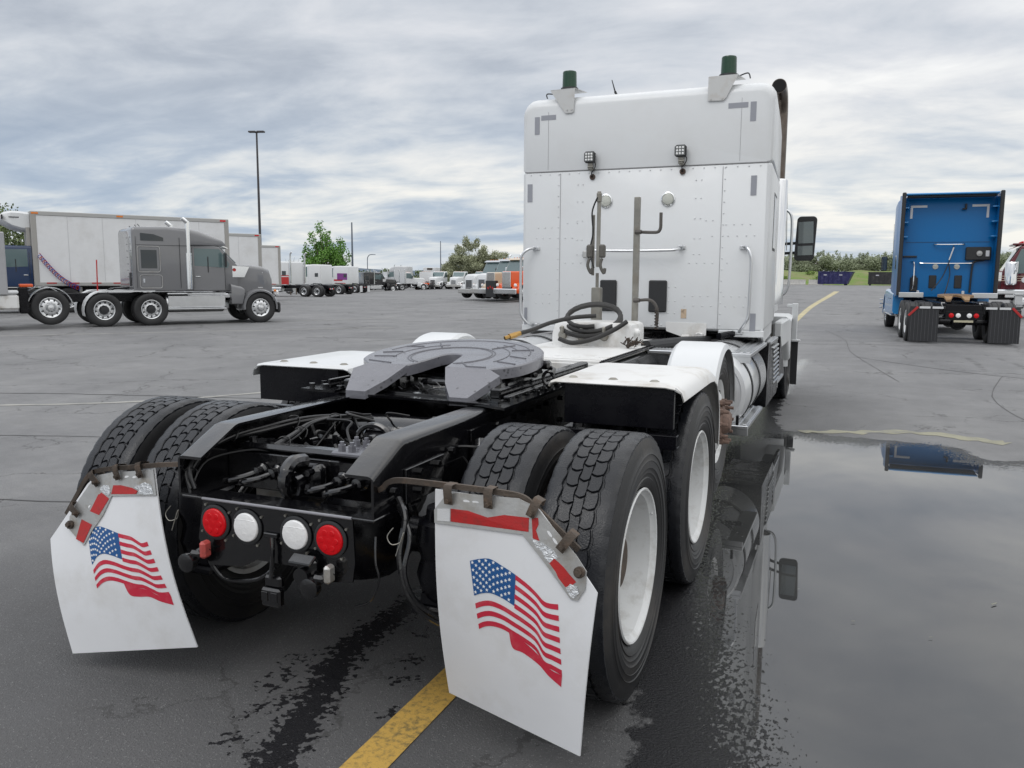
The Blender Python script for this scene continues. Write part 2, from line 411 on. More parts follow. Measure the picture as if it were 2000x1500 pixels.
spk = T.math('MULTIPLY', T.map(agg, .0, .38, 1, 0), T.map(T.noise(geo, 61, 2), .48, .58))
spk = T.math('MULTIPLY', spk, T.map(dist, 5, 16, .75, .0))
base = T.mix(spk, base, (.36, .36, .355))
base = T.mix(T.map(fine, .35, .65, 0, .42), base, T.mix(.5, base, (.03, .03, .032)))
# cracks
wv = T.new('ShaderNodeVectorMath', operation='ADD'); T.link(geo, wv.inputs[0])
nd = T.new('ShaderNodeTexNoise'); nd.inputs['Scale'].default_value = 1.3; nd.inputs['Detail'].default_value = 6; nd.inputs['Roughness'].default_value = .65; T.link(geo, nd.inputs['Vector'])
sc2 = T.new('ShaderNodeVectorMath', operation='SCALE'); T.link(nd.outputs['Color'], sc2.inputs[0]); sc2.inputs['Scale'].default_value = .9; T.link(sc2.outputs[0], wv.inputs[1])
cr = T.voro(wv.outputs[0], .34, 'DISTANCE_TO_EDGE'); crw = T.map(dist, 4, 60, .0028, .016)
crm = T.math('MULTIPLY', T.math('LESS_THAN', cr, crw), T.map(T.noise(geo, .35, 3), .45, .52))
cr2 = T.voro(wv.outputs[0], 1.3, 'DISTANCE_TO_EDGE'); crm2 = T.math('MULTIPLY', T.math('LESS_THAN', cr2, .010), T.map(T.noise(geo, .6, 2), .56, .6))
crk = T.math('MULTIPLY', T.math('MAXIMUM', crm, crm2), T.map(dist, 60, 90, .6, 0))
base = T.mix(crk, base, (.035, .034, .033))
# grass beyond the yard
sepg = T.new('ShaderNodeSeparateXYZ'); T.link(geo, sepg.inputs[0])
grassf = T.map(T.math('ADD', sepg.outputs[1], T.math('MULTIPLY', big, 6)), 176, 180)
base = T.mix(grassf, base, T.mix(mid, (.05, .08, .025), (.12, .13, .06)))
nz = T.math('SUBTRACT', T.noise(geo, 5.5, 5, .62), .5); nzf = T.math('SUBTRACT', T.noise(geo, 38, 3, .6), .5)
wetv = T.math('ADD', attr('wet'), T.math('ADD', T.math('MULTIPLY', nz, .42), T.math('MULTIPLY', nzf, .10)))
wetm = T.map(wetv, -.02, .03, 0, 1, True)
pudv = T.math('ADD', attr('pud'), T.math('ADD', T.math('MULTIPLY', nz, .30), T.math('MULTIPLY', T.math('SUBTRACT', T.noise(T.mapping(geo, (1, .55, 1)), 52, 3, .65), .5), 1.15)))
pudm = T.map(pudv, -.01, .06, 0, 1, True)
stv = T.math('ADD', attr('strk'), T.math('ADD', T.math('MULTIPLY', T.math('SUBTRACT', T.noise(geo, 30, 3, .6), .5), .36), T.math('MULTIPLY', nz, .05)))
stm = T.map(stv, -.003, .006, 0, 1)
skm = T.math('MULTIPLY', T.map(attr('skid'), -.03, .03, 0, .55, True), T.map(T.noise(geo, 3, 3), .35, .6))
wetall = T.math('MAXIMUM', wetm, stm)
base = T.mix(skm, base, (.035, .035, .036))
base = T.mix(wetall, base, T.mix(.84, base, (.004, .004, .006)))
base = T.mix(pudm, base, T.mix(T.map(T.noise(geo, 1.1, 5), .35, .7), (.028, .029, .031), (.056, .057, .055)))
sim = T.math('MULTIPLY', T.map(T.math('ADD', attr('silt'), T.math('MULTIPLY', T.math('SUBTRACT', T.noise(geo, 60, 3, .7), .5), .16)), .0, .04), .22)
base = T.mix(sim, base, (.20, .20, .18))
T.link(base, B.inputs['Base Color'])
r0 = T.map(mid, .3, .7, .62, .80)
r1 = T.mix(wetall, r0, T.map(nzf, -.2, .2, .06, .22)); r2 = T.mix(sim, T.mix(pudm, r1, .012), .3)
T.link(r2, B.inputs['Roughness'])
bp = T.new('ShaderNodeBump'); bp.inputs['Distance'].default_value = .006
grit = T.noise(geo, 75, 4, .7)
hgt = T.math('ADD', T.math('MULTIPLY', T.map(agg, 0, .5, 1, 0), .5), T.math('ADD', fine, T.math('MULTIPLY', T.math('MULTIPLY', wetm, grit), 2.2)))
rip = T.noise(T.mapping(geo, (3, 6, 1)), 1.6, 2, .5)
T.link(T.mix(T.math('MAXIMUM', pudm, 0), hgt, T.math('MULTIPLY', rip, .10)), bp.inputs['Height'])
T.link(T.mix(pudm, T.mix(wetall, .80, .55), .05), bp.inputs['Strength'])
T.link(bp.outputs[0], B.inputs['Normal']); T.link(T.mix(pudm, T.mix(wetall, .5, .22), .85), B.inputs['Specular IOR Level'])
me.materials.append(gm)

def strip(name, pts, wd, m, z=.004, label=None, kind='structure', jit=0, step=.25):
    P = smooth_path([(a, b, 0) for a, b in pts], 1 if len(pts) == 2 else 6) ; Q = []
    for a, b in zip(P[:-1], P[1:]):
        k = max(1, int((b-a).length/step))
        for i in range(k): Q.append(a.lerp(b, i/k))
    Q.append(P[-1]); mm = M(); R = []
    for i, q in enumerate(Q):
        t = (Q[min(i+1, len(Q)-1)]-Q[max(i-1, 0)]).normalized(); n = Vector((-t.y, t.x, 0))
        ww = (wd[0]+(wd[1]-wd[0])*i/(len(Q)-1)) if isinstance(wd, tuple) else wd
        j = random.uniform(-jit, jit); jw = ww*(1+random.uniform(-.35, .35)*(jit > 0))
        a = q+n*(ww/2+j if jit == 0 else jw/2+j); b = q-n*(ww/2-j if jit == 0 else jw/2-j)
        R.append([(a.x, a.y, float(gz(a.x, a.y))+z), (b.x, b.y, float(gz(b.x, b.y))+z)])
    mm.rings(R, False, False); o = mm.build(name, m, ang=180); tag(o, label, kind=kind); return o
ym = bpy.data.materials.new('yellow_road_paint'); ym.use_nodes = True; T = NT(ym.node_tree); B = T.n['Principled BSDF']
geo = T.new('ShaderNodeNewGeometry').outputs['Position']
wr = T.map(T.math('ADD', T.noise(geo, 42, 4, .7), T.math('MULTIPLY', T.noise(geo, 4, 3), .35)), .66, .86)
spots = T.math('MULTIPLY', T.map(T.voro(geo, 75), .0, .22, 1, 0), T.map(T.noise(geo, 30, 2), .48, .56))
yc = T.mix(T.math('MULTIPLY', T.math('MAXIMUM', wr, spots), .8), (.52, .325, .075), (.12, .10, .05))
T.link(yc, B.inputs['Base Color']); B.inputs['Roughness'].default_value = .6
bp = T.new('ShaderNodeBump'); T.link(T.noise(geo, 95, 3, .7), bp.inputs['Height']); bp.inputs['Distance'].default_value = .005; bp.inputs['Strength'].default_value = .5; T.link(bp.outputs[0], B.inputs['Normal'])
YPALE = mat('worn_pale_yellow_paint', (.46, .40, .23), .7, vary=.25, dirt=((.17, .17, .165), 1.3, .8))
YPALE2 = mat('faded_line_paint', (.32, .315, .29), .75, vary=.2, dirt=((.17, .17, .17), 1.6, .9))
TAR = mat('dark_joint_tar', (.045, .044, .044), .6, vary=.3)
strip('parking_line', [(.515, -2.2), (.515, 8.0)], .145, ym)
strip('parking_line', [(.05, 21), (-.12, 30), (-.33, 45), (-.30, 62), (0, 92)], (.16, .55), YPALE)
strip('parking_line', [(1.45, 5.95), (1.9, 6.12), (2.5, 6.38), (3.0, 6.30), (3.35, 6.12)], (.14, .22), mat('faded_yellow_paint', (.28, .27, .19), .6, vary=.2, dirt=((.17, .17, .17), 3.4, 1.0)), z=.003, jit=.05, step=.08)
strip('faded_line', [(-9.2, 2.9), (-6.6, 4.4), (-5.2, 6.4), (-3.6, 9.5)], .10, YPALE2, jit=.01)
strip('faded_line', [(-30, -2.2), (-17.6, 12.0), (-11.2, 19.0)], .12, YPALE2)
strip('faded_line', [(-33, 1.2), (-18.6, 17.0), (-14, 24)], .12, YPALE2)
for pts, wd in (([(-14, 2.3), (-8.6, 4.45), (-6.6, 5.1), (-5.1, 5.5)], .035), ([(-11, 14.4), (-6, 16.4), (-1.5, 17.6), (4, 19)], .03),
                ([(-26, 24), (-15, 27.5), (-7, 30)], .045), ([(-14, 20), (-11.0, 24), (-9.5, 31), (-10.5, 38)], .05), ([(-9, 14), (-5.8, 21), (-5.9, 30)], .035),
                ([(-7.2, 1.9), (-5.2, 2.7), (-3.6, 3.2)], .02), ([(-5.2, .55), (-3.3, .95), (-2.2, 1.5)], .016), ([(4.2, 12.5), (3.7, 9.8), (3.75, 7.8), (4.1, 6.6)], .012), ([(2, 15), (4.2, 12.5), (7.5, 11.2)], .025),
                ([(1.1, 24), (1.7, 20), (1.9, 16), (2.6, 11)], .014), ([(-22, 38), (-12, 41), (-4, 43)], .06)):
    strip('pavement_joint', pts, wd, TAR, z=.003, jit=wd*.55, step=.18)

# ------------------------------------------------------------------ wheels
def near_tyre():
    mm = M(); R = .507
    prof = [(-.098, .288), (-.118, .300), (-.130, .325), (-.134, .334), (-.131, .338), (-.134, .352), (-.1365, .354), (-.1362, .360), (-.139, .372), (-.1415, .374), (-.1410, .380), (-.1415, .40), (-.1435, .402), (-.1405, .407), (-.1395, .424), (-.143, .427), (-.1395, .431), (-.137, .452), (-.131, .470), (-.128, .484), (-.124, .494), (-.112, .4975)]
    full = prof+[(0, .4985)]+[(-x, r) for x, r in prof[::-1]]
    k = len(prof); mats = [1]*(k-2)+[0]*4+[1]*(k-2)
    mm.lathe(full, n=96, mats=mats[:len(full)-1])
    N = 46; da = 2*PI/N
    def pt(x, t, r): return (x, r*math.cos(t), r*math.sin(t))
    for sg in (-1, 1):            # shoulder ribs with a wavy inner edge
        R1 = []; n = N*4
        for i in range(n):
            t = 2*PI*i/n; wv = .0065*[0, .8, 1, -.2][i % 4]; nk = .004 if i % 4 == 0 else 0
            xo = .127; xi = .069+wv
            R1.append([pt(sg*xo, t, .478), pt(sg*(xo-.001), t, .496-nk), pt(sg*(xo-.010), t, .503-nk), pt(sg*(xo-.022), t, .5062), pt(sg*(xi+.003), t, R), pt(sg*xi, t, R-.003), pt(sg*(xi-.001), t, .494)])
        R1.append(R1[0]); mm.rings(R1, False, False)
    for ci, (cx, hw) in enumerate(((-.0415, .0215), (0, .0178), (.0415, .0215))):
        for i in range(N):
            t0 = (i+(.5 if ci == 1 else .0)+.12*ci)*da; h = da*.480
            zg = .0040*(1 if ci != 1 else .4)
            ol = []
            for u, v in ((-1, -1), (-.5, -.80), (0, -.70), (.5, -.80), (1, -1), (1.0, -.3), (1.0, .35), (1, 1), (.5, 1.18), (0, 1.28), (-.5, 1.18), (-1, 1), (-1.0, .35), (-1.0, -.3)):
                sh = zg*(1 if -.4 < v < .5 else -1)*(1 if cx >= 0 else -1)
                ol.append((cx+u*hw+sh*.6, t0+v*h*.93))
            top = []
            for x, t in ol: top.append(pt(cx+(x-cx)*.93, t0+(t-t0)*.95, R))
            mm.rings([[pt(x, t, .495) for x, t in ol], [pt(x, t, R-.0025) for x, t in ol], top], cap=False)
            b = len(mm.v)-len(ol); mm.f.append(list(range(b, b+len(ol)))); mm.m.append(0)
    return mesh_of(mm, 'near_tyre', [RUB, RUBO], 40)
def near_rim():
    mm = M()
    mm.lathe([(.113, .291), (.124, .297), (.129, .292), (.127, .286), (.116, .281), (.106, .268), (.06, .262), (.0, .256), (-.035, .250), (-.048, .235), (-.052, .20), (-.045, .15), (-.045, .10)], n=72)
    mm.use(1)
    for i in range(10):
        t = 2*PI*i/10; mm.cyl((-.054, .195*math.cos(t), .195*math.sin(t)), (-.046, .195*math.cos(t), .195*math.sin(t)), .03, n=14)
    mm.lathe([(-.04, .115), (.045, .108), (.055, .098), (.055, 0)], n=28)
    for i in range(10):
        t = 2*PI*(i+.5)/10; mm.cyl((-.05, .143*math.cos(t), .143*math.sin(t)), (.0, .143*math.cos(t), .143*math.sin(t)), .016, n=6)
    mm.use(0); mm.cyl((.118, -.14, -.232), (.112, -.148, -.245), .004, n=6)
    return mesh_of(mm, 'near_rim', [WHITE_R, RUST])
NT_ME, NR_ME = near_tyre(), near_rim()
inner_rim = mesh_of(M().lathe([(-.11, .29), (-.10, .27), (.10, .27), (.11, .29), (.12, .293)], n=48), 'inner_rim', WHITE_D)

# ------------------------------------------------------------------ near truck
TR = empty('semi_truck', (0, 0, 0), 0, 'big white tractor truck with flag mud flaps and wet black frame, nearest of all', 'truck')
for Yw in (0, 1.295):
    for X_, k in ((1.074, 1), (.7405, 0), (-.7405, 0), (-1.074, -1)):
        a = random.uniform(0, 6)
        wh = link('wheel', NT_ME, TR, (X_, Yw, .497), (a, 0, 0 if X_ > 0 else PI))
        if k: link('rim', NR_ME, wh)
        else: link('rim', inner_rim, wh)
# frame rails
def rail(sg):
    mm = M(); R = []
    st = [(6.4, 1.008), (1.9, 1.008), (.3, 1.008), (-.44, 1.008), (-.462, 1.003), (-.652, .912)]
    for y, z in st:
        s_ = .0 if y > -.45 else 0
        fl = .325 if y > .2 else .318
        L = [(.432, .757), (.432, z-.026), (.4295, z-.012), (.421, z-.004), (.408, z), (fl, z), (fl, z-.010), (.422, z-.012), (.422, .767), (.345, .767), (.345, .757)]
        R.append([(sg*x, y, zz) for x, zz in L])
    mm.rings(R); return mm.build('frame_rail', BLK, TR, ang=50)
rail(1); rail(-1)
# outer fish plates / reinforcement along the rails and bolts
mm = M()
for sg in (-1, 1):
    mm.box((sg*.438, 1.2, .86), (.010, 2.2, .17), .002)
    mm.box((sg*.438, -.30, .83), (.010, .30, .13), .002)
mm.build('frame_plate', BLK, TR)
mm = M(); rr = random.Random(3)
for sg in (-1, 1):
    for y in list(np.arange(.25, 2.2, .11)):
        for z in (.93, .81):
            if rr.random() < .8: mm.cyl((sg*.443, y, z), (sg*.458, y, z), .013, n=6)
    for y, z in ((-.36, .87), (-.22, .87), (-.36, .80), (-.22, .80), (-.55, .84), (-.1, .9)):
        mm.cyl((sg*.441, y, z), (sg*.462, y, z), .014, n=6)
o = mm.build('frame_bolt', BLK, TR); tag(o, kind='stuff')
# front part of the frame under the cab
mm = M()
for sg in (-1, 1): mm.box((sg*.40, 7.9, .80), (.08, 3.0, .24), .01)
mm.box((0, 9.0, .75), (.7, .12, .2), .02); mm.build('front_frame', BLK2, TR)
# crossmembers
def cross(y, z0, z1, dpt=.09, nm='crossmember'):
    m_ = M(); m_.box((0, y, (z0+z1)/2), (.842, .012, z1-z0), .003)
    m_.box((0, y+dpt/2, z1-.006), (.842, dpt, .012), .004); m_.box((0, y+dpt/2, z0+.006), (.842, dpt, .012), .004)
    return m_.build(nm, BLK, TR)
cross(-.385, .735, .882); cross(.62, .76, .97); cross(2.0, .76, .97); cross(3.3, .76, .97)
mm = M().box((-.02, -.345, .9), (.70, .075, .035), .015); mm.build('crossmember_tube', BLK, TR)
# rear panel with lamps
mm = M()
pol = [(-.315, .757), (.345, .757), (.352, .60), (.34, .525), (.16, .505), (.10, .55), (-.07, .55), (-.14, .515), (-.30, .50), (-.345, .60)]
mm.prism([(x, -.652, z) for x, z in pol], (0, .008, 0))
mm.box((.01, -.60, .757), (.85, .115, .010), .003)
mm.build('light_panel', BLK, TR)
mm = M().tube([(-.315, -.656, .7575), (.345, -.656, .7585)], .0055, 8); mm.build('panel_edge', mat('grey_panel_edge', (.22, .22, .24), .3, coat=.4), TR)  # thin lighter grey tube along the panel's top edge
def lamp(x, m, lbl):
    l = M(); z = .672; y = -.656
    l.lathe([(0, .068), (-.004, .067), (-.006, .062), (-.006, .056), (-.003, .0545)], (x, y, z), 'Y', 32)
    g = l.build('lamp_grommet', BLKP, TR)
    q = M(); q.lathe([(-.003, .0545), (-.009, .054), (-.0125, .051), (-.0155, .037), (-.0168, .018), (-.017, 0)], (x, y, z), 'Y', 36)
    if m is LENSR:
        for a in range(7):
            t = a*PI/3; rr_ = .030 if a < 6 else 0
            q.lathe([(-.0145, .012), (-.0172, .010), (-.0178, 0)], (x+rr_*math.cos(t), y, z+rr_*math.sin(t)), 'Y', 10)
    else:
        q.tube([(x-.046, y-.0115, z+.026), (x-.02, y-.0152, z+.030), (x+.02, y-.0152, z+.030), (x+.046, y-.0115, z+.026)], .0016, 6); q.box((x, y-.0150, z-.010), (.024, .004, .030), .0018)
    tag(q.build('lens', m, g), None); tag(g, lbl)
    s_ = M()
    for t in (.6, 2.2, 3.7, 5.3): s_.cyl((x+.078*math.cos(t), -.651, z+.078*math.sin(t)), (x+.078*math.cos(t), -.658, z+.078*math.sin(t)), .005, n=8)
    s_.build('screw', STEEL, g)
lamp(-.256, LENSR, 'red tail lamp'); lamp(-.109, LENSW, 'clear reversing lamp'); lamp(.109, LENSW, 'clear reversing lamp'); lamp(.256, LENSR, 'red tail lamp')
mm = M(); mm.box((0, -.66, .655), (.06, .012, .018), .003); mm.tube(smooth_path([(.01, -.665, .65), (.016, -.672, .60), (.012, -.675, .54), (.01, -.68, .50)]), .008, 8)
mm.build('lamp_cable', BLK, TR)
mm = M(); mm.box((.01, -.66, .485), (.075, .03, .045), .008); mm.box((.01, -.672, .43), (.085, .035, .07), .008)
mm.box((-.012, -.691, .435), (.028, .004, .035), .001); mm.box((.03, -.691, .435), (.028, .004, .035), .001); mm.build('connector_box', BLK, TR)
# pintle hook on the crossmember
mm = M(); mm.box((-.02, -.405, .80), (.17, .03, .14), .012)
mm.box((-.075, -.45, .83), (.055, .09, .09), .022); mm.box((.05, -.44, .83), (.05, .07, .09), .02)
mm.tube(smooth_path([(-.02, -.43, .88), (-.02, -.50, .885), (-.02, -.545, .85), (-.02, -.55, .80), (-.02, -.52, .765)]), [.03]*6+[.028]*6+[.024]*6+[.02]*6+[.016], 10)
mm.lathe([(-.02, .035), (-.02, .05), (.02, .05), (.02, .035), (-.02, .035)], (-.02, -.50, .80), 'Y', 24)
for x in (-.075, .05):
    for z in (.80, .855): mm.cyl((x, -.47, z), (x, -.505, z), .013, n=6)
mm.build('tow_hook', BLK, TR)
for x0 in (-.245, -.17, .14, .225):
    m_ = M(); m_.lathe([(0, .0), (0, .030), (-.012, .032), (-.020, .024), (-.05, .022), (-.055, .0)], (x0, -.395, .815), 'Y', 16)
    m_.tube(smooth_path([(x0, -.43, .815), (x0-.015, -.49, .808), (x0-.05, -.52, .800), (x0-.085, -.515, .79)]), .0125, 10); m_.build('air_fitting', BLK, TR)
# spring seat casting with bolts on the right of the crossmember
mm = M(); mm.box((.19, -.335, .915), (.20, .15, .02), .006)
for x in (.13, .175, .25):
    for y in (-.39, -.29): mm.cyl((x, y, .92), (x, y, .95), .016, n=6); mm.cyl((x, y, .93), (x, y, .962), .009, n=8)
mm.build('bolted_plate', GREY5, TR)
mm = M(); mm.tube([(.13+.075*math.cos(t), -.17+.01*math.sin(t), .93+.058*math.sin(t)) for t in np.linspace(0, 2*PI, 24)[:-1]], .012, 8, True)
mm.box((.13, -.15, .93), (.12, .03, .07), .02); mm.cyl((.13, -.2, .93), (.13, -.16, .93), .022, n=12); mm.cyl((.13, -.21, .93), (.13, -.2, .93), .012, n=6)
mm.build('torque_rod_end', BLK, TR)
mm = M(); mm.box((-.30, -.30, .90), (.17, .14, .015), .004)
for x in (-.35, -.26): mm.cyl((x, -.32, .9), (x, -.32, .93), .018, n=6)
mm.build('bolted_bracket', BLK, TR)
# running gear under the frame
for y in (0, 1.295):
    mm = M().tube([(-.95, y, .497), (-.3, y, .497), (.3, y, .497), (.95, y, .497)], .075, 14)
    mm.lathe([(-.22, 0), (-.20, .10), (-.12, .19), (0, .225), (.12, .20), (.2, .12), (.24, 0)], (0, y-.03, .50), 'Y', 24)
    mm.build('drive_axle', BLK2, TR)
for y in (-.36, .93):
    for sg in (-1, 1):
        m_ = M(); m_.lathe([(.40, .0), (.40, .085), (.43, .105), (.50, .125), (.56, .108), (.575, .112), (.63, .128), (.70, .115), (.71, .09), (.75, .085), (.75, 0)], (sg*.575, y, 0), 'Z', 28)
        m_.box((sg*.575, y, .38), (.22, .22, .035), .01); m_.build('air_spring', BLK2, TR)
for sg in (-1, 1):
    mm = M()
    for y in (-.45, .85):
        mm.prism([(sg*.50, y, .40), (sg*.50, y+.5, .40), (sg*.50, y+1.05, .52), (sg*.50, y+1.05, .60), (sg*.50, y+.5, .46), (sg*.50, y, .44)], (sg*.08, 0, 0))
    mm.box((sg*.46, .60, .64), (.07, .16, .30), .02)
    mm.build('suspension_beam', BLK2, TR)
for sg in (-1, 1):
    m_ = M(); m_.cyl((sg*.49, .10, .90), (sg*.62, -.22, .52), .032, .032, 14); m_.cyl((sg*.50, .07, .87), (sg*.56, -.09, .68), .042, .042, 14); m_.build('shock_absorber', BLK, TR)
    m_ = M()
    for i, y in enumerate((-.20, 1.0)):
        m_.lathe([(-.09, 0), (-.09, .08), (-.07, .095), (0, .10), (.07, .095), (.09, .08), (.09, 0)], (sg*.50, y, .44), 'Y', 20)
    m_.build('brake_chamber', BLK, TR)
mm = M().tube(smooth_path([(.44, -.50, .80), (.50, -.56, .75), (.50, -.60, .62), (.54, -.60, .48), (.62, -.55, .39), (.72, -.5, .36)]), .012, 8); mm.build('brake_hose', BLK, TR)
mm = M().tube(smooth_path([(.45, -.52, .78), (.53, -.58, .70), (.53, -.62, .58), (.57, -.60, .47), (.66, -.52, .37)]), .009, 8); mm.build('brake_hose', BLK, TR)
mm = M().tube(smooth_path([(.43, -.64, .70), (.44, -.66, .62), (.45, -.655, .55), (.41, -.65, .47), (.35, -.65, .44)]), .004, 6); mm.build('brake_hose', BLK, TR)
mm = M().tube(smooth_path([(-.30, -.64, .50), (-.25, -.62, .44), (-.12, -.60, .45), (-.05, -.58, .50)]), .008, 8)
mm.build('brake_hose', BLK, TR)
# gladhands
for x, z, rc in ((-.305, .56, 1), (.245, .545, 0)):
    g = M(); g.use(0); g.lathe([(0, .0), (0, .034), (-.012, .038), (-.030, .036), (-.034, .022), (-.034, 0)], (x-.035, -.70, z-.035), 'Y', 20)
    g.tube(smooth_path([(x-.03, -.70, z-.03), (x-.0, -.69, z), (x+.03, -.672, z+.02)]), .017, 10); g.box((x-.01, -.70, z-.005), (.05, .03, .03), .01)
    g.use(1); g.box((x+.025, -.69, z+.015), (.028, .045, .065), .009)
    tag(g.build('gladhand', [BLK, mat('worn_red_paint', (.42, .07, .06), .5, dirt=((.05, .04, .04), 40, .6)) if rc else ALU_D], TR), 'red tipped brake coupling' if rc else None)
mm = M(); mm.box((.17, -.675, .565), (.085, .04, .075), .014); mm.box((.165, -.70, .60), (.095, .045, .012), .004, rx=.5); mm.lathe([(0, .03), (-.03, .03), (-.03, 0)], (.17, -.69, .545), 'Y', 16)
mm.build('trailer_socket', BLK, TR)
for x, y in ((-.50, -.63), (.50, -.64)):
    m_ = M(); z = .70 if x < 0 else .74
    m_.tube(smooth_path([(x, y, z), (x-.018, y-.01, z-.03), (x+.0, y-.012, z-.055), (x+.03, y, z-.045), (x+.045, y-.01, z-.01), (x+.02, y-.02, z-.09)]), .0018, 6); m_.build('safety_pin', STEEL, TR)
# wiring harness inside the left rail
random.seed(11); hp = []
runs = [[(-.385, -.63, .775), (-.405, -.62, .84), (-.39, -.55, .92), (-.37, -.42, .955), (-.33, -.28, .962), (-.28, -.10, .965), (-.22, .06, .955), (-.15, .25, .93)],
        [(-.22, -.36, .90), (-.21, -.24, .925), (-.20, -.12, .955), (-.16, .02, .962), (-.10, .20, .95)],
        [(-.40, -.60, .80), (-.40, -.52, .88), (-.32, -.40, .905), (-.20, -.36, .90), (-.05, -.34, .905)]]
for ri, run in enumerate(runs):
    for k in range((6, 4, 1)[ri]):
        a = random.uniform(0, 6); j = [(p[0]+.014*math.cos(a+i*.7)+random.uniform(-.004, .004), p[1]+random.uniform(-.006, .006), p[2]+.014*math.sin(a+i*.7)) for i, p in enumerate(run)]
        m_ = M().tube(smooth_path(j, 5), random.choice((.0045, .006, .0075)), 7); m_.build('wire', mat('black_cable', (.010, .010, .011), .32), TR)
for pts, r in (([(-.14, .10, .965), (.00, -.04, .87), (.10, -.25, .80), (.16, -.31, .90)], .005), ([(-.12, .2, .95), (-.13, .05, .99), (-.08, -.02, .995), (0, .05, .96)], .006),
               ([(-.17, .02, .96), (-.19, -.1, .87), (-.18, -.18, .84)], .004), ([(.28, -.05, .93), (.2, -.1, .88), (.12, -.2, .84), (.06, -.3, .87)], .007), ([(-.05, .3, .9), (.02, .12, .985), (.10, .18, .97)], .005)):
    M().tube(smooth_path(pts, 8), r, 7).build('wire', MATS['black_cable'], TR)
mm = M()
for x, y, z in ((-.39, -.55, .915), (-.37, -.42, .955), (-.29, -.13, .965), (-.20, -.2, .935), (-.40, -.62, .83), (-.17, 0, .962), (-.21, -.3, .91)):
    M().tube([(x+.028*math.cos(t), y+.01*math.sin(2*t), z+.028*math.sin(t)) for t in np.linspace(0, 2*PI, 14)[:-1]], .003, 5, True).build('cable_tie', MATS['black_cable'], TR)
mm = M()
rq = random.Random(21)
for k in range(16):
    y0 = rq.uniform(-.25, .5); x0 = rq.uniform(-.34, .2); P = [(x0, y0, rq.uniform(.82, .96))]
    for j in range(4): P.append((P[-1][0]+rq.uniform(.0, .16), P[-1][1]+rq.uniform(-.10, .12), min(.97, max(.74, P[-1][2]+rq.uniform(-.07, .06)))))
    M().tube(smooth_path(P, 5), rq.choice((.004, .006, .009)), 6).build('wire', MATS['black_cable'], TR)
mm = M(); mm.lathe([(-.30, 0), (-.29, .09), (-.26, .105), (.22, .105), (.25, .09), (.26, 0)], (0, .30, .84), 'X', 24); mm.build('air_tank', BLK, TR)
mm = M(); mm.box((-.25, .02, .84), (.14, .10, .12), .02); mm.cyl((-.25, -.04, .86), (-.25, -.09, .86), .03, n=14); mm.cyl((-.21, .02, .9), (-.21, .02, .95), .022, n=10); mm.cyl((-.29, .02, .9), (-.29, .02, .93), .018, n=6); mm.build('relay_valve', BLK, TR)
mm = M(); mm.cyl((0, .15, .60), (0, 1.1, .62), .055, n=16); mm.build('drive_shaft', BLK2, TR)
mm = M(); mm.tube(smooth_path([(.10, -.15, .92), (.02, .10, .80), (-.02, .25, .70)]), .024, 10); mm.build('torque_rod', BLK, TR)
mm = M(); mm.tube(smooth_path([(-.09, -.12, .92), (-.09, -.12, .86), (-.085, -.14, .80)]), [.012]*6+[.02]*6+[.012], 10); mm.lathe([(.83, 0), (.83, .02), (.845, .03), (.86, .02), (.87, 0)], (-.088, -.13, 0), 'Z', 12); mm.build('air_valve', BLK, TR)

# ------------------------------------------------------------------ fifth wheel
FW = lambda y: 1.155+.105*(y-.53)
def arc(cx, cy, r, a, b, n): return [(cx+r*math.cos(rad(a+(b-a)*i/n)), cy+r*math.sin(rad(a+(b-a)*i/n))) for i in range(n+1)]
ol = [(.33, .53), (.40, .60)]+arc(0, .82, .468, -22, 202, 44)+[(-.40, .60), (-.33, .53), (-.11, .53), (-.085, .62), (-.058, .80)]+arc(0, .80, .052, 180, 0, 8)[1:]+[(.085, .62), (.10, .53)]
mm = M()
def plate_poly(mm, pts, zf, dz, ins=.006):
    P0 = [Vector((x, y, zf(x, y)-dz)) for x, y in pts]; P1 = [Vector((x, y, zf(x, y)-ins)) for x, y in pts]; n = len(pts); P2 = []
    for i in range(n):
        a, b, c = Vector(pts[i-1]), Vector(pts[i]), Vector(pts[(i+1) % n]); t = (c-a).normalized(); nn = Vector((-t.y, t.x)); q = b+nn*ins; P2.append(Vector((q.x, q.y, zf(q.x, q.y))))
    mm.rings([P0, P1, P2])
plate_poly(mm, ol, lambda x, y: FW(y), .055)
for pts in ([(.33, .532, FW(.532)), (.10, .532, FW(.532)), (.155, .42, 1.093), (.215, .345, 1.040), (.305, .345, 1.040), (.40, .50, 1.13)], [(-.11, .532, FW(.532)), (-.33, .532, FW(.532)), (-.40, .50, 1.13), (-.345, .345, 1.040), (-.235, .345, 1.040), (-.16, .42, 1.093)]):
    P = [Vector(p) for p in pts]; mm.prism([p+Vector((0, 0, -.038)) for p in P], (0, .0, .038))
fifth = mm.build('fifth_wheel', GREY5, TR, ang=30)
def ridge(pts, r=.0042):
    return M().tube([(x, y, FW(y)-.0012) for x, y in pts], r, 6)
GRV = mat('grease_groove_shade', (.075, .075, .088), .35)  # darker grey on these raised lines paints the shade of grooves
for pts in (arc(0, .80, .21, -62, 242, 30), arc(0, .80, .225, -58, 238, 30), arc(0, .82, .335, 30, 62, 6), arc(0, .82, .40, 8, 172, 30), arc(0, .80, .30, 118, 200, 12), arc(0, .80, .30, -20, 62, 12)):
    ridge(pts).build('grease_groove_shade', GRV, fifth)
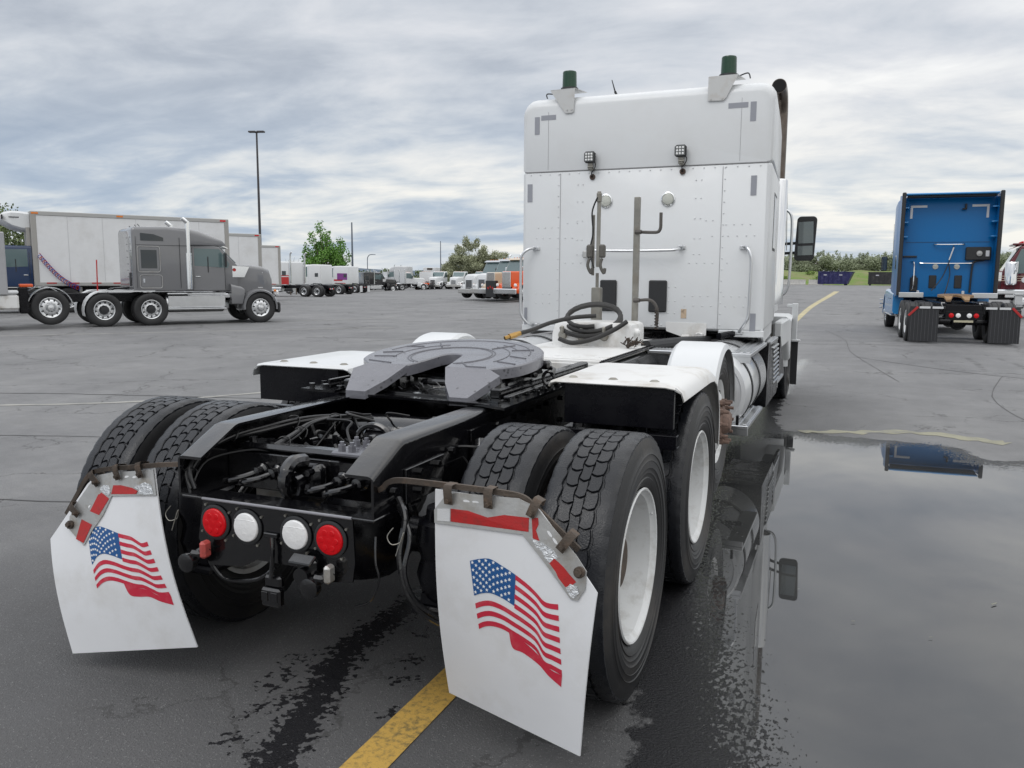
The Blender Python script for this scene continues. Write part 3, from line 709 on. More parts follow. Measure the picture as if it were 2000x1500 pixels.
for a, b in (((.30, .56), (.20, .56)), ((.20, .56), (.14, .64)), ((-.37, .60), (-.22, .56)), ((-.22, 1.1), (-.16, 1.0)), ((.22, 1.12), (.14, 1.0)), ((.26, .98), (.37, 1.02)), ((-.27, 1.0), (-.37, .98)), ((.31, .84), (.41, .80)), ((-.31, .84), (-.41, .80)), ((.30, .70), (.41, .66)), ((-.28, .72), (-.40, .70))):
    ridge([a, b], .006).build('grease_groove_shade', GRV, fifth)
mm = M()
for sg in (-1, 1):
    mm.prism([(sg*.40, .50, 1.02), (sg*.40, 1.12, 1.02), (sg*.40, 1.02, 1.16), (sg*.40, .72, 1.15)], (-sg*.04, 0, 0)); mm.cyl((sg*.37, .84, 1.12), (sg*.45, .84, 1.12), .035, n=16)
    mm.box((sg*.36, .82, 1.075), (.06, .60, .07), .02)
mm.box((0, 1.05, 1.10), (.66, .05, .09), .02); mm.box((0, .90, 1.07), (.50, .18, .03), .01)
mm.build('fifth_wheel_bracket', BLK, TR)
mm = M(); mm.tube(smooth_path([(.34, 1.0, 1.14), (.43, .98, 1.13), (.50, .96, 1.12), (.505, .92, 1.10)]), .012, 8)
mm.tube([(.485+.03*math.cos(t), .93, 1.075+.035*math.sin(t)) for t in np.linspace(0, 2*PI, 16)[:-1]], .009, 8, True); mm.box((.45, .96, 1.14), (.07, .05, .045), .012); mm.build('release_handle', BLK, TR)
mm = M(); mm.prism([(x, y, 1.012) for x, y in [(-.56, .40), (-.36, .43), (-.24, .355), (.38, .32), (.53, .25), (.53, 1.80), (-.56, 1.80)]], (0, 0, .012))
mm.prism([(x, y, 1.0245) for x, y in [(-.50, .48), (-.3, .46), (.36, .40), (.46, .34), (.46, .42), (-.50, .55)]], (0, 0, .008)); mm.build('mounting_plate', BLK, TR)
for sg in (-1, 1):
    m_ = M(); m_.box((sg*.40, 1.12, 1.052), (.055, 1.35, .05), .008); m_.box((sg*.455, 1.12, 1.036), (.03, 1.35, .018), .004); m_.build('slide_rail', BLK, TR)
    m_ = M()
    for k in range(14):
        y = .42+.10*k
        m_.cyl((sg*.50, y, 1.024), (sg*.50, y, 1.040), .017, n=6); m_.cyl((sg*.50, y, 1.035), (sg*.50, y, 1.05), .010, n=8)
        if k % 2 == 0: m_.cyl((sg*.335, y, 1.024), (sg*.335, y, 1.04), .014, n=6)
    tag(m_.build('plate_bolt', BLK, TR), kind='stuff')
mm = M(); mm.prism([(-.62, .36, 1.02), (-.42, .36, 1.02), (-.42, .62, 1.02), (-.62, .62, 1.02)], (0, 0, .012))
for x, y in ((-.58, .40), (-.50, .40), (-.58, .50), (-.52, .55)): mm.cyl((x, y, 1.03), (x, y, 1.055), .015, n=6)
mm.box((-.50, .52, 1.05), (.012, .18, .05), .003); mm.build('side_bracket', BLK, TR)
mm = M(); rs = random.Random(5)
for k in range(26):
    x, y = rs.uniform(-.13, .17), rs.uniform(.45, .62); a = rs.uniform(0, 3.1); l = rs.uniform(.02, .07)
    mm.tube([(x, y, 1.045), (x+l*math.cos(a), y+l*math.sin(a), 1.05+rs.uniform(0, .02))], .003, 5)
mm.box((.0, .70, 1.06), (.20, .12, .03), .01); mm.build('grease_clump', BLK, TR)

# ------------------------------------------------------------------ deck plates behind the cab
mm = M(); mm.box((0, 3.10, 1.035), (.86, 1.95, .03), .006); mm.box((0, 2.30, 1.053), (.86, .30, .006), .002); mm.box((0, 2.105, .98), (.86, .02, .10), .003)
for k in range(6): mm.box((-.36+.14*k, 2.24+.05*(k % 2), 1.058), (.07, .02, .004), .001, rz=.5*(-1)**k)
mm.build('deck_plate', WHITE_D, TR)
mm = M(); mm.box((.44, 2.9, 1.048), (.04, 1.7, .012), .003)
for k in range(40): mm.box((.44, 2.08+.042*k, 1.056), (.03, .012, .004))
mm.build('tread_strip', BLK2, TR)
mm = M(); mm.box((.62, 3.35, 1.02), (.34, .22, .03), .006)
for k in range(12): mm.box((.48+.026*k, 3.35, 1.037), (.006, .2, .004))
mm.build('side_step_plate', ALU, TR)
# white control box with rounded ends
mm = M(); R_ = []
for y, g in ((3.20, .018), (3.212, 0), (3.588, 0), (3.60, .018)):
    L = [(-.315+g, 1.05), (.335-g, 1.05), (.335-g, 1.195-g), (.325-g, 1.22-g), (.29-g, 1.235-g), (-.255+g, 1.235-g), (-.29+g, 1.22-g), (-.315+g, 1.14-g)]
    R_.append([(x, y, z) for x, z in L])
mm.rings(R_); box_ = mm.build('control_box', WHITE_D, TR)
mm = M(); mm.cyl((.335, 3.3, 1.16), (.37, 3.3, 1.16), .032, n=20); mm.cyl((.37, 3.3, 1.16), (.378, 3.3, 1.16), .022, n=16); mm.build('vent_cap', WHITE_D, box_)
mm = M()
for k in range(26):
    a, b = rs.uniform(.29, .40), rs.uniform(3.08, 3.2); mm.tube([(a, b, 1.06+rs.uniform(0, .05)), (a+rs.uniform(-.05, .07), b-rs.uniform(0, .04), 1.07+rs.uniform(0, .07))], .004, 5)
mm.cyl((.31, 3.15, 1.06), (.38, 3.15, 1.10), .016, n=10); mm.cyl((.33, 3.12, 1.05), (.33, 3.12, 1.13), .010, n=10)
mm.build('brass_fitting', RUST, box_)
for x, z in ((-.22, 1.13), (-.06, 1.12), (.12, 1.13)):
    m_ = M(); m_.lathe([(0, 0), (0, .034), (-.015, .038), (-.03, .03), (-.035, 0)], (x, 3.2, z), 'Y', 16); m_.box((x, 3.17, z+.045), (.03, .03, .06), .008); m_.build('air_port', STEEL, box_)
# coiled hose over the box
mm = M(); pts = []
for i in range(0, 46):
    t = i/45; a = rad(200)+t*2*PI*2.25; pts.append((-.03+.03*math.sin(3*t)+(.245-.045*t)*math.cos(a), 3.28+.14*math.sin(a)+.03*t, 1.26+(.118-.03*t)*math.sin(a)+.05*t-.02))
mm.tube(pts, .0185, 10)
mm.tube(smooth_path([(-.44, 2.75, 1.155), (-.36, 2.88, 1.185), (-.26, 3.02, 1.235), (-.10, 3.10, 1.275), (.06, 3.16, 1.29)], 6), .0165, 10)
mm.tube(smooth_path([(-.20, 3.05, 1.11), (-.08, 3.02, 1.085), (.08, 3.06, 1.12), (.22, 3.12, 1.19), (.30, 3.18, 1.25)], 6), .018, 10)
mm.build('hose_coil', HOSE, TR)
mm = M(); mm.cyl((-.44, 2.75, 1.155), (-.475, 2.70, 1.14), .023, n=6); mm.cyl((-.42, 2.78, 1.163), (-.44, 2.75, 1.155), .019, n=12); mm.cyl((-.475, 2.70, 1.14), (-.50, 2.67, 1.13), .015, n=10)
mm.build('brass_coupling', BRASS, TR)
# hose post and spring pogo stick
mm = M(); mm.box((.235, 3.68, 1.63), (.046, .046, 1.20), .003); mm.build('hose_post', STEEL, TR)
for z, dz in ((1.95, .15), (1.40, -.20)):
    m_ = M(); m_.tube(smooth_path([(.27, 3.66, z), (.38, 3.645, z-.005), (.42, 3.64, z+.0), (.437, 3.64, z+dz*.2), (.438, 3.64, z+dz*.6), (.438, 3.64, z+dz)] if dz > 0 else [(.27, 3.66, z), (.36, 3.64, z+.005), (.41, 3.64, z-.03), (.43, 3.64, z-.10), (.425, 3.64, z+dz)]), .013, 10); m_.cyl((.23, 3.645, z), (.28, 3.645, z), .018, n=10); m_.build('hose_hook', mat('dark_weathered_steel', (.10, .092, .085), .6, metal=.4, vary=.4), TR)
    if dz < 0:
        m_ = M().tube([(.425+.016*math.cos(i*.9), 3.64+.016*math.sin(i*.9), z-.06-.0035*i) for i in range(50)], .004, 5); m_.build('spring', RUST, TR)
mm = M(); mm.box((-.105, 3.72, 1.30), (.08, .07, .40), .006); mm.cyl((-.105, 3.72, 1.5), (-.105, 3.72, 1.62), .014, n=10); mm.build('pogo_base', STEEL, TR)
mm = M(); mm.box((-.10, 3.72, 1.98), (.03, .02, .62), .003); mm.box((-.145, 3.72, 1.85), (.022, .02, .50), .003); mm.box((-.10, 3.72, 2.24), (.04, .04, .08), .008); mm.build('pogo_arm', STEEL, TR)
mm = M()
for x in (-.165, -.055):
    mm.box((x, 3.69, 1.80), (.05, .05, .11), .012); mm.tube(smooth_path([(x, 3.68, 1.74), (x-.01, 3.67, 1.68), (x+.02, 3.67, 1.62), (x+.03, 3.67, 1.66)]), .013, 8)
mm.build('hose_clip', mat('worn_grey_rubber', (.10, .095, .085), .6, vary=.4, bump=(60, .3)), TR)
mm = M().tube(smooth_path([(-.11, 3.70, 2.24), (-.15, 3.69, 2.12), (-.14, 3.69, 1.95), (-.16, 3.68, 1.80), (-.12, 3.67, 1.66)]), .007, 7); mm.build('electric_cord', MATS['black_cable'], TR)

# ------------------------------------------------------------------ fenders
def quarter(sg):
    t = .006
    top = [(.70, 1.092), (.715, 1.104), (1.45, 1.108), (1.60, 1.098), (1.72, 1.06), (1.82, .98), (1.89, .87), (1.915, .74), (1.915, .62)]
    L = [(.56, -.035), (.575, -.010), (.60, 0), (1.13, 0), (1.175, -.010), (1.205, -.035), (1.218, -.075), (1.214, -.078), (1.20, -.040), (1.17, -.016), (1.13, -t), (.60, -t), (.58, -.016), (.566, -.038)]
    R = []
    for i, (y, z) in enumerate(top):
        a = Vector(top[max(i-1, 0)]); b = Vector(top[min(i+1, len(top)-1)]); d = (b-a).normalized(); n = Vector((-d.y, d.x))
        if n.y < 0 and n.x < 0: n = -n
        R.append([(sg*x, y+n.x*dz, z+n.y*dz) for x, dz in L])
    q = M().rings(R).build('fender', WHITE_D if sg > 0 else WHITE, TR)
    b = M(); b.box((sg*.91, .735, .995), (.52, .03, .20), .003); b.box((sg*.648, .80, .995), (.010, .16, .2), .002); b.build('fender_bracket', BLK2, q)
    b = M(); b.box((sg*.80, .725, .866), (.78, .05, .008), .002); b.box((sg*.80, .705, .838), (.78, .008, .064), .002); b.box((sg*.80, .750, .81), (.78, .05, .008), .002)
    for x in (.55, .86, 1.06): b.cyl((sg*x, .704, .838), (sg*x, .694, .838), .012, n=6)
    b.build('fender_mount', BLK2, q)
    b = M()
    for x in (.66, .86, 1.06): b.lathe([(1.098, .024), (1.1005+.004, .024), (1.112, .014), (1.113, 0)], (sg*x, .80, 0), 'Z', 16)
    b.build('fender_bolt', STEEL, q)
quarter(1); quarter(-1)
def hoop(sg):
    # round single fender over the lifted third axle, with rolled outer lips
    cy, cz = 2.62, .625; Ro = .535; R = []
    L = [(.80, -.05), (.805, -.02), (.83, 0), (1.09, 0), (1.125, -.012), (1.14, -.045), (1.133, -.045), (1.12, -.018), (1.09, -.007), (.83, -.007), (.812, -.022), (.808, -.05)]
    for i in range(25):
        t = rad(8+164*i/24); R.append([(sg*x, cy+(Ro+dr)*math.cos(t), cz+(Ro+dr)*math.sin(t)) for x, dr in L])
    M().rings(R).build('round_fender', WHITE, TR)
    w_ = link('wheel', NT_ME, TR, (sg*.985, cy, cz), (.3, 0, 0 if sg > 0 else PI), (.9, .97, .97))
    m_ = M(); m_.lathe([(.11, .288), (.122, .292), (.112, .278), (.09, .262), (.10, .225), (.125, .19), (.135, .15), (.135, .10)], n=48)
    m_.use(1)
    for k in range(10):
        t = 2*PI*k/10; m_.cyl((.09, .215*math.cos(t), .215*math.sin(t)), (.1105, .218*math.cos(t), .218*math.sin(t)), .027, n=14)
    rm = m_.build('rim', [WHITE_R, BLKP], w_)
    m_ = M(); m_.lathe([(.13, .125), (.155, .12), (.16, .09), (.20, .075), (.215, .06), (.22, 0)], n=24)
    for k in range(10):
        t = 2*PI*(k+.5)/10; y, z = .142*math.cos(t), .142*math.sin(t)
        m_.cyl((.135, y, z), (.172, y, z), .020, n=6); m_.cyl((.17, y, z), (.215, y, z), .012, n=8)
    m_.build('hub', HUBR, w_)
hoop(1); hoop(-1)

# ------------------------------------------------------------------ mud flaps
class Flap:
    def __init__(s, c, bulge): s.c = [Vector(p) for p in c]; s.b = bulge
    def p(s, u, v, off=0.0):
        TL, TR_, BL, BR = s.c
        q = lambda u, v: (1-u)*(1-v)*TL+u*(1-v)*TR_+(1-u)*v*BL+u*v*BR+Vector((0, -.035*math.sin(PI*min(max(v, 0), 1)), 0))
        P = q(u, v)
        if off:
            n = (q(u+.01, v)-q(u-.01, v)).cross(q(u, v+.01)-q(u, v-.01)).normalized()
            if n.y > 0: n = -n
            P = P+n*off
        return P
    def sheet(s, outline, off, th, nm, m, parent, nu=1):
        """outline in (u,v) laid on the flap, off in front of it"""
        mm = M(); top = [s.p(u, v, off) for u, v in outline]; bot = [s.p(u, v, off-th) for u, v in outline]
        n = len(top); mm.add(top+bot, [tuple(range(n)), tuple(range(2*n-1, n-1, -1))]+[(i, (i+1) % n, n+(i+1) % n, n+i) for i in range(n)])
        return mm.build(nm, m, parent, ang=40)
    def band(s, A, Bb, t0, t1, off, nm, m, parent, s0=0, s1=1, k=26, sub=1):
        mm = M(); R = []
        for i in range(k+1):
            q = s0+(s1-s0)*i/k; row = []
            for j in range(sub+1):
                t = t0+(t1-t0)*j/sub; a = lerpl(A, q); b = lerpl(Bb, q)
                row.append(s.p(a[0]+(b[0]-a[0])*t, a[1]+(b[1]-a[1])*t, off))
            R.append(row)
        mm.rings(R, False, False); return mm.build(nm, m, parent, ang=60)
def lerpl(P, t):
    k = t*(len(P)-1); i = min(int(k), len(P)-2); f = k-i
    a, b, c, d = P[max(i-1, 0)], P[i], P[i+1], P[min(i+2, len(P)-1)]
    g = lambda n: .5*((2*b[n])+(c[n]-a[n])*f+(2*a[n]-5*b[n]+4*c[n]-d[n])*f*f+(3*b[n]-a[n]-3*c[n]+d[n])*f**3)
    return (g(0), g(1))
def make_flap(c, right):
    fl = Flap(c, .035); m_ = M(); N = 24; th = .006
    # chamfered outer top corner
    vt = lambda u: 0.0 if u < .60 else .30*(u-.60)/.40
    for off in (0, -th):
        pass
    G = [[(u/N, vt(u/N)+(1-vt(u/N))*v/N) for v in range(N+1)] for u in range(N+1)]
    f0 = [[fl.p(a, b, 0) for a, b in r] for r in G]; f1 = [[fl.p(a, b, -th) for a, b in r] for r in G]
    n1 = N+1; vs = [p for r in f0 for p in r]+[p for r in f1 for p in r]; K = n1*n1; fs = []
    for i in range(N):
        for j in range(N):
            a = i*n1+j; fs.append((a, a+1, a+n1+1, a+n1)); fs.append((K+a, K+a+n1, K+a+n1+1, K+a+1))
    bd = [i*n1 for i in range(N)]+[N*n1+j for j in range(N)]+[i*n1+N for i in range(N, 0, -1)]+[j for j in range(N, 0, -1)]
    for i in range(len(bd)): a, b = bd[i], bd[(i+1) % len(bd)]; fs.append((a, b, K+b, K+a))
    m_.add(vs, fs); fo = m_.build('mud_flap', FLAPW, TR, ang=50)
    tag(fo, 'white right mud flap with stars and stripes' if right else 'white sagging left mud flap with stars and stripes')
    if right:
        top = [(.231, .285), (.293, .267), (.359, .258), (.443, .278), (.518, .300), (.590, .325), (.65, .352), (.700, .380), (.74, .385), (.79, .380)]
        bot = [(.294, .586), (.333, .566), (.387, .553), (.457, .552), (.528, .566), (.60, .580), (.68, .604), (.735, .655), (.789, .662), (.852, .672)]
    else:
        top = [(.643, .341), (.596, .286), (.546, .268), (.475, .286), (.381, .320), (.325, .335), (.27, .350), (.225, .375), (.19, .392), (.142, .388)]
        bot = [(.642, .618), (.585, .590), (.52, .580), (.45, .592), (.38, .615), (.31, .636), (.25, .645), (.18, .675), (.135, .695), (.06, .698)]
    r = 1/13
    for k in range(0, 13, 2):
        a, b = k*r, (k+1)*r
        if k < 7: fl.band(top, bot, a, b, .0014, 'flag_stripe', FLAGR, fo, .45, 1)
        else: fl.band(top, bot, a, b, .0014, 'flag_stripe', FLAGR, fo, 0, 1)
    # folded hem under the lower stripes
    hem = [(q, w_) for q, w_ in ((.40, 0), (.44, .05), (.55, .045), (.70, .035), (.85, .03), (1, .045))]
    A = [lerpl(bot, q) for q, _ in hem]; Bb = [(lerpl(bot, q)[0], lerpl(bot, q)[1]+w_*1.15) for q, w_ in hem]
    fl.band(A, Bb, 0, 1, .0013, 'flag_hem', FLAGR, fo)
    fl.band(top, bot, 0, .50, .0016, 'flag_canton', FLAGB, fo, 0, .45, 22, 6)
    m_ = M()
    for row in range(9):
        for cI in range(6 if row % 2 == 0 else 5):
            q = (.035+(cI+(.5 if row % 2 else 0))*.072)*1.0; t = .03+row*.0535; a = lerpl(top, q); b = lerpl(bot, q); cu, cv = a[0]+(b[0]-a[0])*t, a[1]+(b[1]-a[1])*t
            P = []
            for i in range(10):
                rr_ = (.0115 if i % 2 == 0 else .0048); an = PI/2+i*PI/5
                P.append(fl.p(cu+rr_*math.cos(an)*(1 if right else -1), cv-rr_*math.sin(an)*.80, .0021))
            b0 = len(m_.v); cpt = fl.p(cu, cv, .0022); m_.v += [tuple(x) for x in P]+[tuple(cpt)]
            for i in range(10): m_.f.append([b0+i, b0+(i+1) % 10, b0+10]); m_.m.append(0)
    tag(m_.build('flag_star', FLAGW, fo), kind='stuff')
    return fl, fo
RC = [(.72, -.75, .925), (1.285, -.75, .905), (.71, -.64, .19), (1.225, -.80, .175)]
LC = [(-.575, -.63, .845), (-1.16, -.63, .70), (-.37, -.66, .16), (-.95, -.74, .06)]
flR, foR = make_flap(RC, True); flL, foL = make_flap(LC, False)
# bracket plates, tape, clips, hanger bars
plR = [(.0, .088), (.066, .022), (.131, .0), (.504, -.018), (.613, .010), (.70, .07), (.86, .170), (.93, .225), (.935, .294), (.901, .345), (.860, .345), (.70, .232), (.545, .128), (.002, .146)]
plL = [(.0, .012), (.0, .150), (.393, .112), (.486, .209), (.60, .29), (.685, .365), (.805, .262), (.796, .19), (.70, .10), (.60, .03), (.513, -.02), (.375, -.02)]
flR.sheet(plR, .006, .004, 'flap_plate', ALU_D, foR); flL.sheet(plL, .006, .004, 'flap_plate', ALU_D, foL)
flR.sheet([(.106, .071), (.574, .055), (.579, .112), (.107, .127)], .0075, .001, 'red_tape', REDT, foR)
flR.sheet([(.589, .053), (.626, .049), (.632, .075), (.62, .10), (.647, .14), (.608, .135), (.60, .1)], .0075, .001, 'red_tape', REDT, foR)
flR.sheet([(.698, .222), (.74, .198), (.764, .208), (.80, .225), (.84, .250), (.881, .273), (.86, .29), (.825, .302), (.76, .26)], .0075, .001, 'red_tape', REDT, foR)
flR.sheet([(.021, .081), (.101, .072), (.102, .128), (.021, .134)], .0075, .001, 'silver_tape', SILT, foR)
flR.sheet([(.60, .135), (.64, .142), (.68, .150), (.74, .17), (.765, .195), (.74, .20), (.72, .22), (.69, .205), (.67, .18), (.63, .165)], .0082, .001, 'torn_tape', TORN, foR)
flR.sheet([(.83, .305), (.85, .285), (.89, .29), (.905, .315), (.88, .34), (.86, .335)], .0082, .001, 'torn_tape', TORN, foR)
flL.sheet([(.367, .055), (.30, .062), (.20, .088), (.155, .11), (.17, .125), (.392, .102)], .0075, .001, 'red_tape', REDT, foL)
flL.sheet([(.494, .074), (.415, .125), (.519, .206), (.598, .177)], .0075, .001, 'red_tape', REDT, foL)
flL.sheet([(.681, .215), (.590, .254), (.683, .350), (.747, .322)], .0075, .001, 'red_tape', REDT, foL)
flL.sheet([(.19, .085), (.08, .070), (.03, .09), (.02, .14), (.10, .135), (.15, .125), (.14, .105)], .008, .001, 'torn_tape', TORN, foL)
flL.sheet([(.41, .05), (.48, .04), (.49, .07), (.42, .11), (.395, .09)], .0082, .001, 'torn_tape', TORN, foL)
def slots(fl, fo, L):
    for u, v, an in L:
        m_ = M(); P = []
        for i in range(12):
            t = 2*PI*i/12; a, b = (.020 if abs(math.cos(t)) > 0 else 0)*math.cos(t), .0068*math.sin(t); P.append(fl.p(u+a*math.cos(an)-b*math.sin(an), v+(a*math.sin(an)+b*math.cos(an))*.85, .0068))
        b0 = len(m_.v); m_.v += [tuple(x) for x in P]; m_.f.append(list(range(b0, b0+12))); m_.m.append(0)
        m_.build('plate_slot', mat('slot_hole_pale', (.72, .73, .74), .5), fo)
slots(flR, foR, [(.20, .028, 0), (.255, .026, 0), (.50, .018, 0), (.70, .105, .7), (.735, .13, .7)])
slots(flL, foL, [(.17, .032, 0), (.24, .022, 0), (.55, .105, .9), (.60, .145, .9), (.43, .012, 0)])
def bar(pts, fl, clips, bolts, nm):
    P = smooth_path(pts, 5); m_ = M(); R = []
    for i, q in enumerate(P):
        t = (P[min(i+1, len(P)-1)]-P[max(i-1, 0)]).normalized(); b_ = Vector((0, 1, 0)); n = t.cross(b_).normalized()
        if n.z < 0: n = -n
        R.append([q+n*a+b_*c for a, c in ((.009, -.005), (.009, .005), (-.009, .005), (-.009, -.005))])
    m_.rings(R); bo = m_.build('flap_hanger', RUST, TR, ang=30)
    for (u, v, du, dv) in clips:
        c_ = M(); a = fl.p(u-du*1.5, v-dv*1.5-.0, .016); b = fl.p(u+du*2.2, v+dv*2.2, .012); ax = (b-a).normalized(); sd_ = Vector((ax.z, 0, -ax.x)).normalized()
        nrm = sd_.cross(ax).normalized()
        if nrm.y > 0: nrm = -nrm
        pr = [(a-nrm*-.028*-1+ax*0, 0)]
        path = [a-nrm*.045+ax*.012, a-nrm*.038-ax*.012, a-nrm*.0-ax*.016, a+nrm*.008+ax*0, b+nrm*.002]
        R = []
        for q in path: R.append([q+sd_*.014, q-sd_*.014])
        c_.rings(R, False, False); R2 = [[q+nrm*.004+sd_*.014, q+nrm*.004-sd_*.014] for q in path]; c_.rings(R2, False, False)
        for k in (0, 1):
            c_.add([r[k] for r in R]+[r[k] for r in R2], [(i, i+1, len(R)+i+1, len(R)+i) for i in range(len(R)-1)])
        c_.cyl(b-ax*.014+nrm*.004, b-ax*.014+nrm*.012, .010, n=6); c_.cyl(b-ax*.014+nrm*.012, b-ax*.014+nrm*.020, .007, n=8)
        c_.build('bar_clip', RUST, bo)
    for u, v in bolts:
        c_ = M(); a = fl.p(u, v, .006); b = fl.p(u, v, .016); c_.cyl(a, b, .017, n=16); c_.cyl(b, fl.p(u, v, .026), .011, n=6); c_.build('flap_bolt', RUST, bo)
bar([(.432, -.62, .86), (.46, -.635, .875), (.50, -.67, .905), (.56, -.71, .928), (.64, -.735, .938), (.80, -.745, .940), (.93, -.745, .938), (1.01, -.742, .930), (1.05, -.742, .905), (1.12, -.742, .85), (1.195, -.745, .79)], flR,
    [(.099, .010, 0, .018), (.34, .0, 0, .018), (.60, .012, -.008, .016), (.80, .125, -.014, .016)], [(.894, .232)], 'r')
bar([(-.44, -.635, .872), (-.55, -.635, .858), (-.68, -.635, .838), (-.80, -.635, .820), (-.90, -.63, .795), (-.95, -.63, .755), (-1.0, -.63, .69), (-1.07, -.63, .60)], flL,
    [(.097, .004, 0, .018), (.30, -.008, 0, .018), (.515, .0, -.01, .018), (.72, .16, -.012, .014)], [(.785, .236)], 'l')

# ------------------------------------------------------------------ near truck: sleeper, cab, front
YS = 4.675
mm = M(); wS = 1.172
mm.body([(YS, wS-.035, 1.125, 2.583, .02, .02), (YS+.010, wS-.012, 1.115, 2.586, .02, .03), (YS+.04, wS, 1.10, 2.588, .02, .06), (6.40, wS-.075, 1.10, 2.588, .02, .06), (6.42, wS-.11, 1.14, 2.55, .02, .06)])
slp = mm.build('sleeper_wall', WHITE, TR)
mm = M()
mm.body([(YS-.001, wS-.035, 2.596, 3.195, .10, .015), (YS+.008, wS-.014, 2.594, 3.225, .11, .02), (YS+.028, wS-.003, 2.593, 3.252, .12, .03), (YS+.07, wS, 2.592, 3.280, .125, .03), (YS+.20, wS, 2.592, 3.298, .13, .03), (5.9, wS-.055, 2.592, 3.315, .16, .03),
         (6.5, wS-.085, 2.592, 3.27, .2, .03), (7.1, wS-.10, 2.592, 3.08, .2, .03), (7.6, wS-.18, 2.592, 2.80, .1, .03), (7.75, wS-.2, 2.592, 2.68, .03, .03)])
cap_ = mm.build('roof_cap', WHITE, TR)
for sg in (-1, 1):
    mm = M(); mm.box((sg*.965, YS+.02, 1.085), (.40, .05, .06), .006)
    mm.prism([(sg*1.155, YS+.0, 1.13), (sg*1.155, YS+.0, 1.065), (sg*1.15, YS+.22, 1.0), (sg*1.085, 6.3, 1.0), (sg*1.085, 6.3, 1.13)], (-sg*.02, 0, 0))
    mm.build('sleeper_skirt', WHITE, TR)
# panel seams: thin proud beads and recesses
SEAM = mat('seam_gap_grey', (.12, .12, .125), .6)  # dark grey joint colour for panel seams
yb = YS-.001
mm = M()
mm.box((0, yb+.004, 2.591), (2*wS-.06, .012, .006))
mm.box((-.775, yb, 1.84), (.004, .004, 1.46)); mm.box((.755, yb, 1.84), (.004, .004, 1.46)); mm.box((-.905, yb, 2.88), (.0025, .004, .54)); mm.box((.895, yb, 2.88), (.0025, .004, .54))
mm.build('panel_seam', mat('seam_line_grey', (.30, .30, .31), .6), slp)
mm = M()
def riv(x, z): mm.lathe([(-.0, .0075), (-.0025, .0065), (-.0042, .0035), (-.0048, 0)], (x, yb+.0005, z), 'Y', 8)
for k in range(15):
    z = 1.16+.1*k
    for x in (-.795, .775): riv(x, z)
for k in range(23): riv(-1.08+.098*k, 2.565); 
for k in range(16): riv(-.72+.096*k, 1.145)
for z, xsr in ((2.06, (-1.0, -.93, -.86, .80, .87, .94, 1.01)), (1.96, (-1.02, -.95, -.88, -.72, -.65, .68, .82, .90, .98, 1.05)), (2.10, (-.70, -.60, .62, .68)), (1.72, (-.72, -.64, -.56, -.48, .48, .55, .62, .69, .82)), (1.42, (-1.02, -.95, -.88, -.70, -.62, -.54, .45, .52, .59, .66, .80, .87, .94, 1.0)), (1.33, (-1.02, -.95, -.88, -.68, -.60, -.52, .45, .53, .61, .69, .82, .90, .98))):
    for x in xsr: riv(x, z)
for z in (2.46, 2.30, 2.12, 1.94, 1.80):
    for x in (-.60, -.55, .52, .57): riv(x, z)
for z in (1.50, 1.37, 1.26):
    for x in (.30, .36): riv(x, z)
tag(mm.build('rivet', WHITE, slp), kind='stuff')
def tape(x0, x1, z0, z1): M().box(((x0+x1)/2, yb-.0012, (z0+z1)/2), (x1-x0, .002, z1-z0)).build('reflective_tape', PLATE, slp)
tape(-.98, -.83, 3.075, 3.12); tape(-1.045, -.995, 2.945, 3.11); tape(.78, .95, 3.065, 3.11); tape(.97, 1.02, 2.945, 3.11)
tape(-1.115, -1.065, 2.31, 2.48); tape(1.0, 1.05, 2.31, 2.48); tape(1.04, 1.09, 1.10, 1.27); tape(-1.14, -1.11, 1.11, 1.28)
# upper work lights
for x, z in ((-.468, 2.70), (.383, 2.715)):
    g = M(); g.box((x, yb-.06, z), (.105, .055, .105), .016)
    for k in range(4): g.box((x, yb-.025, z-.04+.025*k), (.09, .03, .006), .002)
    wl = g.build('work_light', BLKP, TR)
    g = M(); g.box((x, yb-.089, z), (.084, .004, .084), .002)
    g.build('light_face', mat('led_face', (.16, .17, .165), .25, bump=(60, .3)), wl)
    g = M()
    for a in range(9):
        px, pz = x+(a % 3-1)*.026, z+(a//3-1)*.026; g.lathe([(-.0, .010), (-.004, .009), (-.006, .004), (-.0065, 0)], (px, yb-.091, pz), 'Y', 10)
    g.build('led', LENSW, wl)
    g = M(); g.box((x, yb-.045, z-.075), (.045, .012, .07), .004); g.box((x+.01, yb-.02, z-.11), (.05, .04, .03), .008); g.cyl((x-.02, yb-.05, z-.085), (x+.03, yb-.05, z-.085), .012, n=10); g.build('light_bracket', STEEL, wl)
    g = M().tube(smooth_path([(x+.02, yb-.02, z-.02), (x+.055, yb-.05, z-.07), (x+.035, yb-.05, z-.12), (x+.01, yb-.03, z-.14), (x+.015, yb, z-.18)]), .005, 6); g.build('light_cable', MATS['black_cable'], wl)
    g = M(); g.lathe([(0, .028), (-.012, .026), (-.014, .012), (-.004, .010), (-.004, 0)], (x+.012, yb, z-.175), 'Y', 18); g.build('cable_gland', mat('dark_rubber_grommet', (.06, .035, .025), .6), wl)
for x in (-.32, .27):
    g = M(); g.lathe([(0, .065), (-.010, .064), (-.014, .056), (-.008, .050)], (x, yb, 2.298), 'Y', 32); wl = g.build('round_lamp', CHROME, TR)
    g = M(); g.lathe([(-.007, .050), (-.014, .046), (-.019, .026), (-.020, 0)], (x, yb, 2.298), 'Y', 28); g.build('lens', mat('frosted_lens', (.52, .53, .48), .25, bump=(50, .5)), wl)
for x0, x1 in ((-.358, -.195), (.115, .285)):
    g = M(); g.box(((x0+x1)/2, yb-.010, 1.412), (x1-x0, .022, .295), .014); vb = g.build('vent_pad', BLKP, TR)
